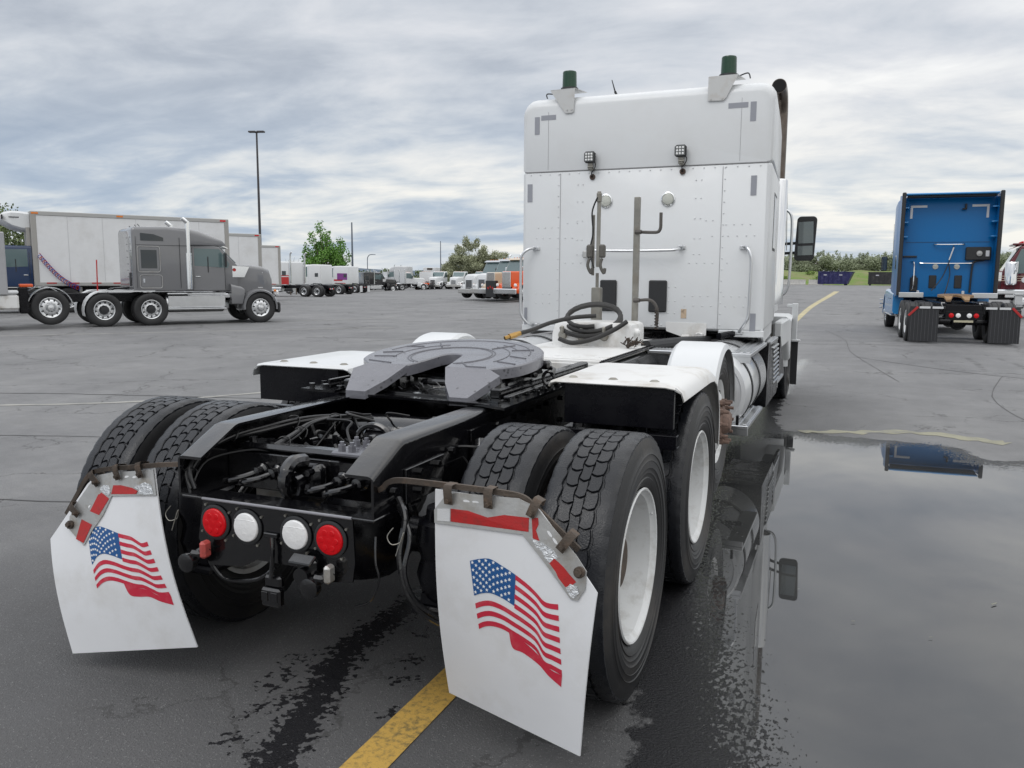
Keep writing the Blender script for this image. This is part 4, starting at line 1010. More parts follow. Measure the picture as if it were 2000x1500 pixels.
def grab(pts, r, nm, foot=True, m=ALU):
    P = smooth_path(pts, 5); g = M().tube(P, r, 12); o = g.build(nm, m, TR)
    if foot:
        for q in (pts[0], pts[-1]):
            f = M(); f.box((q[0], yb-.008, q[2]), (.075, .016, .038), .008); f.lathe([(-.016, .022), (-.035, .018)], (q[0], yb, q[2]), 'Y', 12); f.build('grab_foot', m, o)
grab([(-1.02, yb, 1.86), (-1.07, yb-.055, 1.855), (-1.135, yb-.075, 1.80), (-1.15, yb-.075, 1.70), (-1.15, yb-.075, 1.30), (-1.135, yb-.075, 1.20), (-1.08, yb-.06, 1.13), (-1.03, yb, 1.11)], .0135, 'grab_handle')
grab([(.965, yb, 1.855), (1.0, yb-.055, 1.85), (1.03, yb-.075, 1.79), (1.04, yb-.075, 1.70), (1.035, yb-.075, 1.28), (1.02, yb-.075, 1.21), (.985, yb-.06, 1.15), (.95, yb, 1.095)], .0135, 'grab_handle')
grab([(-.47, yb, 1.855), (-.44, yb-.055, 1.845), (-.38, yb-.075, 1.835), (.0, yb-.075, 1.83), (.33, yb-.075, 1.835), (.385, yb-.055, 1.845), (.41, yb, 1.86)], .0135, 'grab_bar')
g = M(); g.box((-.48, yb-.04, 1.80), (.09, .05, .07), .01); g.build('cord_socket', ALU_D, TR)
M().box((.445, yb-.001, 1.255), (.05, .002, .085)).build('warning_sticker', STICK, slp); M().box((-.43, yb-.001, 1.21), (.03, .002, .06)).build('warning_sticker', STICK, slp)
g = M(); g.prism([(x, yb-.004, z) for x, z in ((.28, 1.175), (.66, 1.17), (.655, 1.06), (.60, 1.03), (.46, 1.035), (.29, 1.09))], (0, .012, 0)); g.box((.60, yb-.03, 1.055), (.07, .05, .06), .01); g.lathe([(-.055, .012), (-.06, .028), (-.03, .03)], (.60, yb, 1.055), 'Y', 12)
g.box((.48, yb-.05, 1.05), (.08, .06, .03), .01); g.build('latch_bracket', WHITE_D, TR)
# mounts, and a black sheet painting the shade under the sleeper
g = M(); g.box((0, 5.6, 1.075), (2.0, 1.6, .03), .01); g.box((.33, 4.85, .98), (.10, .12, .20), .02); g.box((-.33, 4.85, .98), (.10, .12, .20), .02); g.box((.75, 5.1, .98), (.35, .5, .16), .03)
g.tube(smooth_path([(-.35, 4.75, 1.03), (.1, 4.72, 1.0), (.6, 4.72, 1.0), (.95, 4.78, 1.03)]), .022, 8); g.build('sleeper_mount_shade', BLK2, TR)
g = M(); g.tube(smooth_path([(.40, 3.4, 1.05), (.52, 4.0, 1.04), (.62, 4.5, 1.02), (.68, 4.9, 1.0)]), .045, 10); g.build('air_duct', BLKP, TR)
g = M(); g.tube([(-.1, 4.7, 1.06), (.18, 4.5, 1.02), (.42, 4.45, 1.0)], .009, 6); g.build('cable', BLKP, TR)
# beacons on folded brackets
for x, zb, k in ((-.735, 3.345, -1), (.755, 3.345, 1)):
    b = M(); xo, xi = x-k*-.145, x-k*.11
    # plate leaning on the back wall, tapering downwards
    L = [(x-.145*1, zb), (x+.115, zb), (x+.115-.0, zb-.14), (x+.03, zb-.215), (x-.03, zb-.215)] if k < 0 else [(x-.155, zb), (x+.10, zb), (x+.005, zb-.185), (x-.02, zb-.21), (x-.155, zb-.205)]
    L = [(x-.15, zb-.005), (x+.095, zb), (x+.085, zb-.205), (x+.07, zb-.22), (x+.0, zb-.22)] if k < 0 else L
    b.prism([(a, yb-.014, c) for a, c in L], (0, .004, 0)); b.prism([(x-.15, yb-.012, zb-.002), (x+.095, yb-.012, zb+.002), (x+.13, yb+.26, zb+.012), (x-.12, yb+.26, zb+.008)], (0, 0, .004))
    for dx in (.02, .065) if k < 0 else (-.13, -.03): b.cyl((x+dx, yb-.014, zb-.19), (x+dx, yb-.022, zb-.19), .009, n=6)
    bo = b.build('beacon_bracket', mat('brushed_sheet_steel', (.56, .56, .55), .42, metal=.6, dirt=((.40, .34, .28), 9, .4)), TR)
    b = M(); b.lathe([(0, 0), (0, .085), (.020, .083), (.022, .072)], (x, yb+.11, zb+.012), 'Z', 28); b.build('beacon_base', BLKP, bo)
    b = M(); pr = [(.022, .070)]
    for q in range(9): pr += [(.030+.014*q, .0705-.0004*q), (.035+.014*q, .0685-.0004*q)]
    pr += [(.160, .067), (.172, .062), (.176, .050), (.177, 0)]
    b.lathe([(a, r) for a, r in pr], (x, yb+.11, zb+.012), 'Z', 32); b.build('beacon_dome', GREEN, bo)
M().tube(smooth_path([(.84, yb+.12, 3.36), (.93, yb+.05, 3.365), (.95, yb+.06, 3.32)]), .006, 6).build('beacon_cable', BLKP, TR)
M().tube(smooth_path([(-.88, yb+.1, 3.33), (-.93, yb+.02, 3.32), (-.93, yb+.03, 3.28)]), .006, 6).build('beacon_cable', BLKP, TR)
g = M(); g.cyl((-.33, 5.1, 3.29), (-.345, 5.0, 3.36), .012, n=8); g.cyl((-.345, 5.0, 3.36), (-.365, 4.95, 3.46), .007, .004, n=8); g.build('antenna', BLKP, TR)
# right side of the sleeper: window, hatch, trim
for sg in (-1, 1):
    x = sg*(wS-.041); rz_ = sg*.044
    g = M(); g.box((x, 5.55, 2.12), (.012, .50, .55), .005, rz=rz_); f_ = g.build('side_window', BLKP, TR)
    M().box((x+sg*.004, 5.55, 2.12), (.008, .44, .49), .003, rz=rz_).build('pane', GLASS, f_)
    M().box((x, 5.45, 1.40), (.010, .70, .42), .004, rz=rz_).build('storage_hatch', WHITE, TR)
    M().box((x-sg*.03, 6.2, 1.85), (.016, .05, 1.40), .006).build('side_trim', ALU, TR)
# day cab in front of the sleeper
mm = M(); mm.body([(6.46, 1.03, 1.12, 2.70, .12, .05), (7.35, 1.02, 1.12, 2.72, .12, .05), (7.55, 1.0, 1.12, 2.60, .12, .05), (8.05, .95, 1.12, 1.95, .08, .05)]); mm.build('cab', WHITE, TR)
for sg in (-1, 1):
    M().prism([(sg*1.028, y, z) for y, z in ((6.62, 1.85), (7.72, 1.85), (7.45, 2.45), (6.65, 2.45))], (sg*.008, 0, 0)).build('door_window', GLASSC, TR)
    M().box((sg*1.03, 7.0, 1.5), (.012, 1.1, .62), .006).build('door', WHITE, TR)
    M().box((sg*1.12, 7.2, .95), (.10, 1.0, .30), .02).build('cab_skirt', WHITE, TR)
M().prism([(-.85, 7.62, 2.50), (.85, 7.62, 2.50), (.88, 8.02, 2.01), (-.88, 8.02, 2.01)], (0, .01, .008)).build('windshield', GLASSC, TR)
mm = M(); mm.body([(8.02, .92, 1.0, 1.95, .16, .05), (8.6, .80, .95, 1.86, .2, .05), (9.3, .66, .85, 1.66, .2, .05), (9.65, .56, .70, 1.45, .15, .05)]); mm.build('hood', WHITE, TR)
for sg in (-1, 1):
    R = []
    for i in range(19):
        t = rad(-5+190*i/18); r = .60
        R.append([(sg*.62, 8.55+r*math.cos(t), .52+r*math.sin(t)), (sg*1.10, 8.55+r*math.cos(t), .52+r*math.sin(t)), (sg*1.155, 8.55+(r-.03)*math.cos(t), .52+(r-.03)*math.sin(t)), (sg*1.15, 8.55+(r-.07)*math.cos(t), .52+(r-.07)*math.sin(t)), (sg*.62, 8.55+(r-.02)*math.cos(t), .52+(r-.02)*math.sin(t))])
    M().rings(R).build('front_fender', WHITE, TR)
    link('wheel', NT_ME, TR, (sg*.99, 8.55, .50), (0, 0, 0 if sg > 0 else PI))
    # rear lower flare of the fender towards the steps
    M().body([(7.55, .10, 1.02, 1.12, .03, .03), (7.75, .11, .78, 1.10, .04, .04), (7.95, .12, .55, 1.08, .04, .04)]).build('fender_flare', WHITE, TR, loc=(sg*1.06, 0, 0))
M().box((0, 9.75, .62), (2.2, .16, .42), .06).build('front_bumper', CHROME, TR)
g = M(); g.box((1.165, 8.72, 1.0), (.075, .05, .50), .008); g.box((1.12, 8.74, 1.22), (.12, .05, .04), .006); g.box((1.19, 8.72, .75), (.12, .08, .03), .008); g.build('side_guard', WHITE, TR)
M().box((1.18, 8.76, .44), (.085, .012, .58), .003).build('fender_flap', BLKP, TR)
# exhaust stack on the right
g = M(); g.tube(smooth_path([(1.06, 6.52, 1.3), (1.06, 6.52, 2.6), (1.06, 6.52, 3.2), (1.06, 6.50, 3.38), (1.06, 6.43, 3.49), (1.06, 6.30, 3.54), (1.06, 6.20, 3.55)], 6), .074, 20)
g.v = g.v; STK = mat('heat_stained_steel', (.14, .12, .105), .30, metal=.95, vary=.45, dirt=((.07, .045, .035), 4, .6), bump=(25, .1))
st_ = g.build('exhaust_stack', STK, TR)
g = M(); g.cyl((1.06, 6.203, 3.5497), (1.06, 6.196, 3.5503), .066, n=20); g.build('stack_opening', mat('dark_pipe_mouth', (.004, .004, .004), .9), st_)  # black disc closing the pipe end, painting the dark of its hollow
g = M(); g.lathe([(1.3, .10), (1.3, .108), (2.62, .108), (2.64, .098)], (1.06, 6.52, 0), 'Z', 24, rad(-120), rad(120)); g.build('heat_shield', CHROME, st_)
# grab hoop, mirror, antenna on the right door
g = M(); g.tube(smooth_path([(1.03, 6.9, 2.34), (1.12, 6.9, 2.345), (1.175, 6.9, 2.31), (1.20, 6.9, 2.22), (1.205, 6.9, 1.9), (1.20, 6.9, 1.58), (1.185, 6.9, 1.47), (1.14, 6.9, 1.40), (1.03, 6.9, 1.385)], 6), .015, 12); g.build('door_grab_hoop', ALU, TR)
for sg in (1, -1):
    xm = sg*1.34; g = M()
    R = []
    for y, s_ in ((7.28, .72), (7.24, .93), (7.17, 1.0), (7.135, 1.0), (7.128, .97)):
        ring = []
        for cx, cz, a in ((.062, .205, 0), (-.062, .205, 90), (-.062, -.205, 180), (.062, -.205, 270)):
            for i in range(6):
                t = rad(a+18*i); tilt = .06
                lx, lz = (cx+.046*math.cos(t))*s_, (cz+.046*math.sin(t))*s_; ring.append((xm+lx-lz*-.04, y, 2.035+lz+(0)))
        R.append(ring)
    g.rings(R); sh = g.build('mirror_shell', BLKP, TR)
    for z0, z1 in ((1.98, 2.225), (1.845, 1.955)):
        q = M(); q.box((xm+.0, 7.126, (z0+z1)/2), (.165, .004, z1-z0), .002, ry=-.04); q.build('mirror_glass', MIRR, sh)
    q = M(); 
    for z in (1.985, 1.875): q.tube(smooth_path([(sg*1.02, 7.45, z-.0), (sg*1.14, 7.28, z), (sg*1.30, 7.22, z+.005)]), .017, 8)
    q.build('mirror_arm', BLKP, sh)
g = M(); g.cyl((1.14, 7.1, 1.90), (1.12, 7.1, 2.58), .006, .003, n=6); g.build('antenna', ALU_D, TR)
# fuel tank, straps, steps
def tank(sg, y0, y1, m):
    g = M(); g.lathe([(y0+.03, 0), (y0+.012, .12), (y0+.012, .275), (y0, .285), (y0+.004, .315), (y0+.03, .33), (y1-.03, .33), (y1, .31), (y1, 0)], (sg*.86, 0, .70), 'Y', 56); o = g.build('fuel_tank', m, TR)
    for y in (y0+.30, y0+.85):
        if y < y1-.1:
            q = M(); q.lathe([(y-.028, .3315), (y-.028, .338), (y+.028, .338), (y+.028, .3315)], (sg*.86, 0, .70), 'Y', 56); q.build('tank_strap', BLKP, o)
    return o
TANKP = mat('silver_white_paint', (.62, .63, .64), .25, metal=.3, coat=.3)
tank(1, 3.42, 4.85, TANKP); tank(-1, 3.42, 4.85, TANKP)
def step(x, y, z, lx, ly, nm='step'):
    g = M(); g.box((x, y, z), (lx, ly, .030), .004); n = int(ly/.05)
    for k in range(3): g.box((x-lx/2+lx*(k+.5)/3, y, z+.019), (lx*.16, ly*.95, .008), .002)
    g.box((x, y-ly/2+.01, z-.03), (lx, .012, .06), .003); return g.build(nm, ALU, TR)
step(1.10, 4.25, .985, .16, 1.25); step(1.135, 3.82, .47, .16, 1.05); step(1.10, 6.55, .48, .17, .75); step(1.06, 5.75, .95, .22, .85)
g = M(); g.box((1.135, 3.32, .50), (.02, .04, .12), .004); g.box((.9, 3.8, .42), (.5, .04, .03), .005); g.build('step_bracket', BLK2, TR)
g = M(); g.prism([(1.18, 5.05, .98), (1.18, 5.20, .98), (1.18, 6.25, .44), (1.18, 6.10, .38), (1.18, 5.0, .38)], (-.42, 0, 0)); g.prism([(1.17, 6.5, .95), (1.17, 7.25, .46), (1.17, 7.0, .44), (1.17, 6.4, .44)], (-.03, 0, 0)); g.build('battery_box', BLK2, TR)
g = M()
for k in range(9): g.box((1.175, 5.75+.02*k, .90-.045*k), (.04, .55, .024), .006)
g.build('louvre_panel', ALU, TR)
g = M(); g.tube(smooth_path([(.9, 4.7, 1.06), (1.0, 4.95, 1.03), (.98, 5.2, .92), (.95, 5.3, .8)]), .05, 10); g.tube(smooth_path([(.8, 4.5, 1.07), (.95, 4.8, 1.08), (1.05, 5.1, 1.0)]), .03, 10); g.build('exhaust_elbow', BLK2, TR)

# ------------------------------------------------------------------ other trucks
def far_tyre(dual):
    mm = M(); w2 = .14
    one = [(-.10, .285), (-.125, .31), (-.14, .38), (-.137, .44), (-.125, .485), (-.11, .50), (-.07, .503), (-.066, .492), (-.058, .492), (-.054, .504), (.054, .504), (.058, .492), (.066, .492), (.07, .503), (.11, .50), (.125, .485), (.137, .44), (.14, .38), (.125, .31), (.10, .285)]
    mm.lathe([(x, r) for x, r in one], n=40)
    if dual: mm.lathe([(x-.333, r) for x, r in one], n=40)
    return mesh_of(mm, 'tyre', mat('dry_rubber', (.020, .020, .021), .6, vary=.25, bump=(60, .15)))
FT1, FT2 = far_tyre(0), far_tyre(1)
def far_rim(kind):
    mm = M()
    if kind == 'drive':
        mm.lathe([(.10, .288), (.122, .296), (.126, .288), (.118, .272), (.085, .262), (.03, .250), (.01, .235), (.0, .20), (.015, .155), (.02, .14)], n=40); dz = .008
    else:
        mm.lathe([(.10, .288), (.122, .296), (.126, .288), (.118, .272), (.10, .255), (.095, .235), (.115, .205), (.125, .16), (.125, .13)], n=40); dz = .108
    mm.use(1)
    for k in range(10):
        t = 2*PI*k/10; mm.cyl((dz, .218*math.cos(t), .218*math.sin(t)), (dz+.012, .216*math.cos(t), .216*math.sin(t)), .024, n=10)
    if kind == 'drive': mm.lathe([(.01, .14), (.06, .125), (.12, .10), (.13, .0)], n=20)
    mm.use(0)
    hb = .12 if kind != 'drive' else .03
    for k in range(10):
        t = 2*PI*(k+.5)/10; mm.cyl((hb-.02, .15*math.cos(t), .15*math.sin(t)), (hb+.02, .15*math.cos(t), .15*math.sin(t)), .014, n=6)
    if kind != 'drive': mm.lathe([(.12, .13), (.15, .11), (.19, .08), (.20, 0)], n=20)
    return mm
ALR = mat('aluminium_wheel', (.72, .73, .74), .24, metal=.85)
FRD = mesh_of(far_rim('drive'), 'rim', [ALR, BLKP]); FRF = mesh_of(far_rim('front'), 'rim', [ALR, BLKP])
FRDW = mesh_of(far_rim('drive'), 'rim', [WHITE_R, BLKP])
def wheel(root, x, y, z, dual, rim):
    sg = 1 if x > 0 else -1
    wh = link('wheel', FT2 if dual else FT1, root, (x, y, z), (random.uniform(0, 6), 0, 0 if sg > 0 else PI)); link('rim', rim, wh); return wh

def truck(name, label, xy, yaw, body, ys=.85, sl=1.67, zs=3.02, zc=2.55, wb=4.73, hood='slope', stripe=None, lift=False, stacks=True, fend=None, group=None, w=1.2, cat='truck',
          cw=1.05, flap=None, rimw=False, chassis=BLK2, detail=True, ndrive=2, cabl=1.0, visor=True, frontcol=None, lamps=True, bump=True):
    root = empty(name, (xy[0], xy[1], float(gz(*xy))), yaw, label, cat, group); d_ = detail
    rimm = FRDW if rimw else FRD
    for k in range(ndrive):
        for sg in (-1, 1): wheel(root, sg*(w-.14), 1.32*k, .50, True, rimm)
    if lift:
        for sg in (-1, 1): wheel(root, sg*(w-.12), -1.42, .60, False, FRF)
    for sg in (-1, 1): wheel(root, sg*(w-.20), wb, .50, False, FRF)
    re = -2.1 if lift else -.75
    for sg in (-1, 1):
        m = M(); m.box((sg*.42, (re+wb+.5)/2, .86), (.07, wb+.5-re, .26), .012); m.build('frame_rail', chassis, root)
    m = M()
    for y in (re+.03, .66, 2.2): m.box((0, y, .86), (.8, .06, .2), .01)
    m.build('crossmember', chassis, root)
    for k in range(ndrive): m = M(); m.cyl((-1.0, 1.32*k, .5), (1.0, 1.32*k, .5), .07, n=10); m.lathe([(-.2, 0), (-.15, .15), (0, .2), (.15, .15), (.2, 0)], (0, 1.32*k, .5), 'Y', 14); m.build('axle', BLK2, root)
    M().cyl((-.9, wb, .5), (.9, wb, .5), .06, n=8).build('axle', BLK2, root)
    yc = ys+sl; yd = yc+cabl; yA = yd+.12; zt = min(zs, zc) if sl == 0 else zc
    # fifth wheel
    m = M(); o_ = [(.30, .42), (.34, .46)]+arc(0, .66, .42, -20, 200, 20)+[(-.34, .46), (-.30, .42), (-.10, .42)]+arc(0, .64, .05, 180, 0, 4)+[(.10, .42)]
    m.prism([(x, y, 1.10+.07*(y-.4)) for x, y in o_], (0, 0, .05)); m.prism([(-.30, .42, 1.10), (-.1, .42, 1.10), (-.16, .24, 1.01), (-.26, .24, 1.01)], (0, 0, .045)); m.prism([(.30, .42, 1.10), (.1, .42, 1.10), (.16, .24, 1.01), (.26, .24, 1.01)], (0, 0, .045))
    fm = RUSTTOP if name == 'blue_semi_truck' else BLK2
    if ys > .7 or name == 'blue_semi_truck': m.build('fifth_wheel', fm, root, loc=(0, .0, 0) if ys > .7 else None)
    # sleeper
    if sl > 0:
        m = M(); hi = zs > 2.75
        if hi:
            m.body([(ys, w-.06, 1.08, zs-.10, .10, .03), (ys+.03, w-.02, 1.07, zs-.04, .12, .04), (ys+.09, w, 1.06, zs, .12, .05), (ys+sl*.6, w, 1.06, zs+.03, .12, .05), (yc-.02, w-.02, 1.06, zs, .16, .05)])
            b_ = m.build('sleeper', body, root)
            m = M(); m.body([(yc-.01, w-.03, zt-.05, zs-.002, .18, .03), (yc+.35, w-.08, zt-.05, zs-.06, .2, .03), (yc+.72, w-.13, zt-.05, zs-.20, .16, .02), (yA-.05, w-.20, zt-.06, zt+.12, .06, .02), (yA+.06, w-.24, zt-.06, zt+.0, .02, .02)]); m.build('roof_fairing', body, root)
        else:
            m.body([(ys, w-.06, 1.08, zs-.06, .10, .03), (ys+.03, w-.02, 1.07, zs-.02, .12, .04), (ys+.09, w, 1.06, zs, .12, .05), (yc-.02, w, 1.06, zs, .12, .05)]); b_ = m.build('sleeper', body, root)
        if stripe:
            for (y0, y1, z0, z1, mt) in stripe:
                for sg in (-1, 1): M().box((sg*(w+.002), (y0+y1)/2, (z0+z1)/2), (.006, y1-y0, z1-z0)).build('painted_stripe', mt, root)
        for sg in (-1, 1):
            x = sg*(w+.004)
            if d_:
                m = M(); m.box((x, ys+.46, 2.04), (.012, .58, .72), .005); f_ = m.build('sleeper_window', body, root)
                M().box((x+sg*.005, ys+.46, 2.04), (.010, .46, .56), .004).build('pane', GLASS, f_)
                for (yc_, zc_, wy, hz_) in ((ys+.46, 2.04, .64, .78), (ys+.50, 1.36, .64, .40)):
                    t_ = M(); pts_ = []
                    for cx2, cz2, a0 in ((wy/2-.07, hz_/2-.07, 0), (-wy/2+.07, hz_/2-.07, 90), (-wy/2+.07, -hz_/2+.07, 180), (wy/2-.07, -hz_/2+.07, 270)):
                        for i_ in range(5): a_ = rad(a0+22.5*i_); pts_.append((x+sg*.002, yc_+cx2+.07*math.cos(a_), zc_+cz2+.07*math.sin(a_)))
                    t_.tube(pts_, .010, 5, True); t_.build('trim_ring', ALU_D, root)
                for y_ in (ys+.10, yc-.30): M().box((x-sg*.002, y_, (1.1+zs-.25)/2), (.006, .012, zs-.35-1.1)).build('panel_gap', BLKP, root)
                M().box((x-sg*.002, (ys+yc)/2, 2.47), (.006, yc-ys-.2, .012)).build('panel_gap', BLKP, root)
                if hi: M().prism([(x, y, z) for y, z in ((ys+.24, 2.60), (ys+.90, 2.60), (ys+.90, 2.70), (ys+.62, 2.80), (ys+.24, 2.83))], (sg*.006, 0, 0)).build('upper_window', GLASS, root)
                m = M(); m.box((x, ys+.50, 1.36), (.010, .58, .34), .004); h_ = m.build('hatch', body, root); M().box((x+sg*.008, ys+.30, 1.38), (.012, .05, .12), .004).build('hatch_latch', CHROME, h_)
            else: M().box((x, ys+.5, 2.05), (.010, .42, .40), .004).build('sleeper_window', GLASS, root)
    # day cab
    m = M(); m.body([(yc, cw, 1.05, zt, .10, .05), (yd-.25, cw, 1.05, zt, .10, .05), (yd-.05, cw-.02, 1.05, zt-.06, .08, .05), (yA+.42, cw-.12, 1.05, 1.90, .05, .05)]); m.build('cab', body, root)
    for sg in (-1, 1):
        x = sg*(cw+.001)
        m = M(); m.prism([(x, y, z) for y, z in ((yc+.16, 1.86), (yd+.20, 1.80), (yd+.26, 1.92), (yd-.06, zt-.16), (yc+.16, zt-.14))], (sg*.006, 0, 0)); f_ = m.build('door_window', GLASSC, root)
        if d_:
            M().box((x+sg*.01, yc+.58, 1.90), (.012, .03, .5), .003).build('window_bar', BLKP, f_)
            m = M(); m.box((x, yc+.62, 1.45), (.010, .95, .72), .004); q = m.build('door', body, root); M().box((x-sg*.0, yc+.10, 1.75), (.012, .012, 1.35)).build('panel_gap', BLKP, q); M().box((x-sg*.0, yd+.10, 1.55), (.012, .014, .85)).build('panel_gap', BLKP, q); M().box((x+sg*.02, yc+.25, 1.52), (.03, .16, .035), .008).build('door_handle', CHROME, q)
    m = M(); m.prism([(-cw+.13, yd+.02, zt-.12), (cw-.13, yd+.02, zt-.12), (cw-.17, yA+.38, 1.96), (-cw+.17, yA+.38, 1.96)], (0, .010, .010)); m.build('windshield', GLASSC, root)
    if visor: M().prism([(-cw+.05, yd-.02, zt-.03), (cw-.05, yd-.02, zt-.03), (cw-.08, yd+.24, zt-.14), (-cw+.08, yd+.24, zt-.14)], (0, 0, .03)).build('sun_visor', CHROME if hood == 'slope' else (frontcol or body), root)
    # hood, fenders, grille
    y0 = yA+.30; y1 = wb+.58; hm = body
    m = M()
    if hood == 'slope': m.body([(y0-.1, .86, .95, 1.90, .14, .05), (y0+(y1-y0)*.45, .80, .95, 1.90, .14, .05), (y1-.35, .72, .90, 1.86, .16, .05), (y1-.10, .64, .86, 1.76, .18, .05), (y1, .56, .80, 1.54, .16, .05)])
    else: m.body([(y0-.1, .62, .95, 1.92, .10, .05), (y1-.05, .50, .85, 1.90, .10, .05), (y1, .49, .85, 1.86, .08, .05)])
    hd = m.build('hood', hm, root)
    if d_:
        for sg in (-1, 1):
            M().prism([(sg*.87, y, z) for y, z in ((y0-.05, 1.50), (y0+.33, 1.50), (y0+.50, 1.84), (y0-.05, 1.87))], (sg*.09 if hood == 'slope' else -sg*.12, 0, 0)).build('air_cleaner', CHROME, root)
            M().box((sg*.98, (yc+yA)/2+.1, .90), (.12, (yA-yc)+.35, .14), .02).build('cab_skirt', CHROME, root)
    for sg in (-1, 1):
        R = []; ww = w-.02
        for i in range(15):
            t = rad(-8+196*i/14); r = .60; c_, s_ = math.cos(t), math.sin(t)
            R.append([(sg*.5, wb+r*c_, .52+r*s_), (sg*(ww-.07), wb+r*c_, .52+r*s_), (sg*ww, wb+(r-.04)*c_, .52+(r-.04)*s_), (sg*(ww-.005), wb+(r-.09)*c_, .52+(r-.09)*s_), (sg*.5, wb+(r-.02)*c_, .52+(r-.02)*s_)])
        M().rings(R).build('front_fender', frontcol or body, root)
        M().body([(wb-.95, .20, .62, 1.28, .10, .05), (wb-.60, .20, .62, 1.20, .10, .05), (wb-.52, .19, .9, 1.12, .06, .05)]).build('fender_shoulder', body, root, loc=(sg*(w-.24), 0, 0))
        m = M(); m.box((sg*.92, wb+.60, .98), (.26, .12, .20), .05); h_ = m.build('headlight', LENSW, root); M().box((sg*1.05, wb+.52, 1.06), (.06, .08, .08), .02).build('turn_lamp', LENSA, h_)
    m = M(); gw, g0, g1 = (.40, .78, 1.46) if hood == 'slope' else (.44, .80, 1.88)
    m.box((0, y1+.02, (g0+g1)/2), (2*gw, .05, g1-g0), .02); gr = m.build('grille', CHROME, root)
    m = M()
    for k in range(9): m.box((-gw+.09+k*(2*gw-.18)/8, y1+.052, (g0+g1)/2), (.030, .016, (g1-g0)*.86), .003)
    m.build('grille_bars', BLKP if hood == 'slope' else ALU_D, gr)
    M().box((0, y1+(.16 if bump else .04), .56 if bump else .50), (2*w-.06, .14 if bump else .10, .36), .05).build('front_bumper', BLKP if not bump else (CHROME if d_ or hood != 'slope' else ALU_D), root)
    # tanks, steps, stacks, mirrors
    for sg in (-1, 1):
        m = M(); m.lathe([(ys+.9, 0), (ys+.9, .26), (ys+.93, .29), (yA-.1, .29), (yA-.07, .26), (yA-.07, 0)], (sg*(w-.32), 0, .68), 'Y', 20); tk = m.build('fuel_tank', ALU, root)
        m = M(); m.box((sg*(w-.05), (ys+.9+yA)/2, .98), (.14, yA-ys-1.0, .04), .01); m.box((sg*(w-.05), (ys+.9+yA)/2, .50), (.14, yA-ys-1.0, .04), .01)
        if d_: m.box((sg*(w-.03), (ys+.9+yA)/2, .74), (.03, yA-ys-1.05, .34), .006)
        m.build('side_step', ALU, root)
        q = M(); xm = sg*(cw+.30); q.box((xm, yd+.05, 2.05), (.18, .07, .46), .03); mr = q.build('mirror', BLKP if hood == 'slope' else CHROME, root)
        M().box((xm, yd+.012, 2.05), (.15, .006, .42), .002).build('mirror_glass', MIRR, mr)
        q = M(); q.cyl((sg*(cw-.02), yd+.15, 2.2), (xm, yd+.06, 2.2), .014, n=6); q.cyl((sg*(cw-.02), yd+.15, 1.92), (xm, yd+.06, 1.92), .014, n=6); q.build('mirror_arm', BLKP, mr)
        if stacks:
            m = M(); x = sg*(w-.05) if sl else sg*(cw-.0); yy = yc-.03; zt2 = max(zs+.30 if sl else zc+.35, 2.95)
            m.tube(smooth_path([(x, yy, 1.15), (x, yy, zt2-.3), (x, yy-.02, zt2-.12), (x, yy-.16, zt2)], 4), .068, 14); sk = m.build('exhaust_stack', CHROME, root)
            m = M(); m.lathe([(1.12, .09), (1.12, .105), (2.25, .105), (2.25, .09)], (x, yy, 0), 'Z', 16); m.build('heat_shield', CHROME, sk)
        fl_ = fend
        if fl_ == 'half':
            m = M(); R = []
            for i in range(14):
                t = i/13
                if t < .55: a = rad(195-105*t/.55); y, z = .55*math.cos(a), .50+.58*math.sin(a)
                else: y, z = (t-.55)/.45*1.45, 1.08
                R.append([(sg*(w-.62), y, z), (sg*w, y, z), (sg*w, y, z-.03), (sg*(w-.62), y, z-.02)])
            m.rings(R); m.build('rear_fender', WHITE, root)
            if lift:
                m = M(); R = []
                for i in range(17):
                    a = rad(12+150*i/16); R.append([(sg*(w-.30), -1.42+.60*math.cos(a), .60+.60*math.sin(a)), (sg*w, -1.42+.60*math.cos(a), .60+.60*math.sin(a)), (sg*w, -1.42+.57*math.cos(a), .60+.57*math.sin(a)), (sg*(w-.30), -1.42+.58*math.cos(a), .60+.58*math.sin(a))])
                m.rings(R); m.build('lift_fender', CHROME, root)
        if fl_ == 'quarter':
            m = M(); m.box((sg*(w-.32), -.0+1.9, 1.1), (.60, .04, .12), .01); m.build('rear_fender', ALU, root)
        if flap:
            m = M(); m.box((sg*(w-.32), re-.02, .50), (.60, .010, .74), .003); f_ = m.build('mud_flap', flap, root)
            m = M(); m.box((sg*(w-.35), re-.02, .90), (.66, .03, .03), .004); m.build('flap_hanger', BLKP, f_)
    if lamps:
        m = M(); m.box((0, re-.01, .70), (.80, .02, .20), .004); lp = m.build('light_panel', BLK2, root)
        for x, mt, nm in ((-.27, LENSR, 'tail_lamp'), (-.12, LENSW, 'reversing_lamp'), (.12, LENSW, 'reversing_lamp'), (.27, LENSR, 'tail_lamp')):
            m = M(); m.lathe([(0, .058), (-.02, .054), (-.03, .03), (-.032, 0)], (x, re-.02, .70), 'Y', 18); m.build(nm, mt, lp)
    m = M()
    for k in range(5):
        x = -.6+.3*k; m.box((x, yd-.12, zt+.03 if sl == 0 or zs < 2.75 else zt+.2), (.10, .06, .05), .015)
    if sl == 0: tag(m.build('marker_lamp', LENSA, root), kind='stuff')
    return root

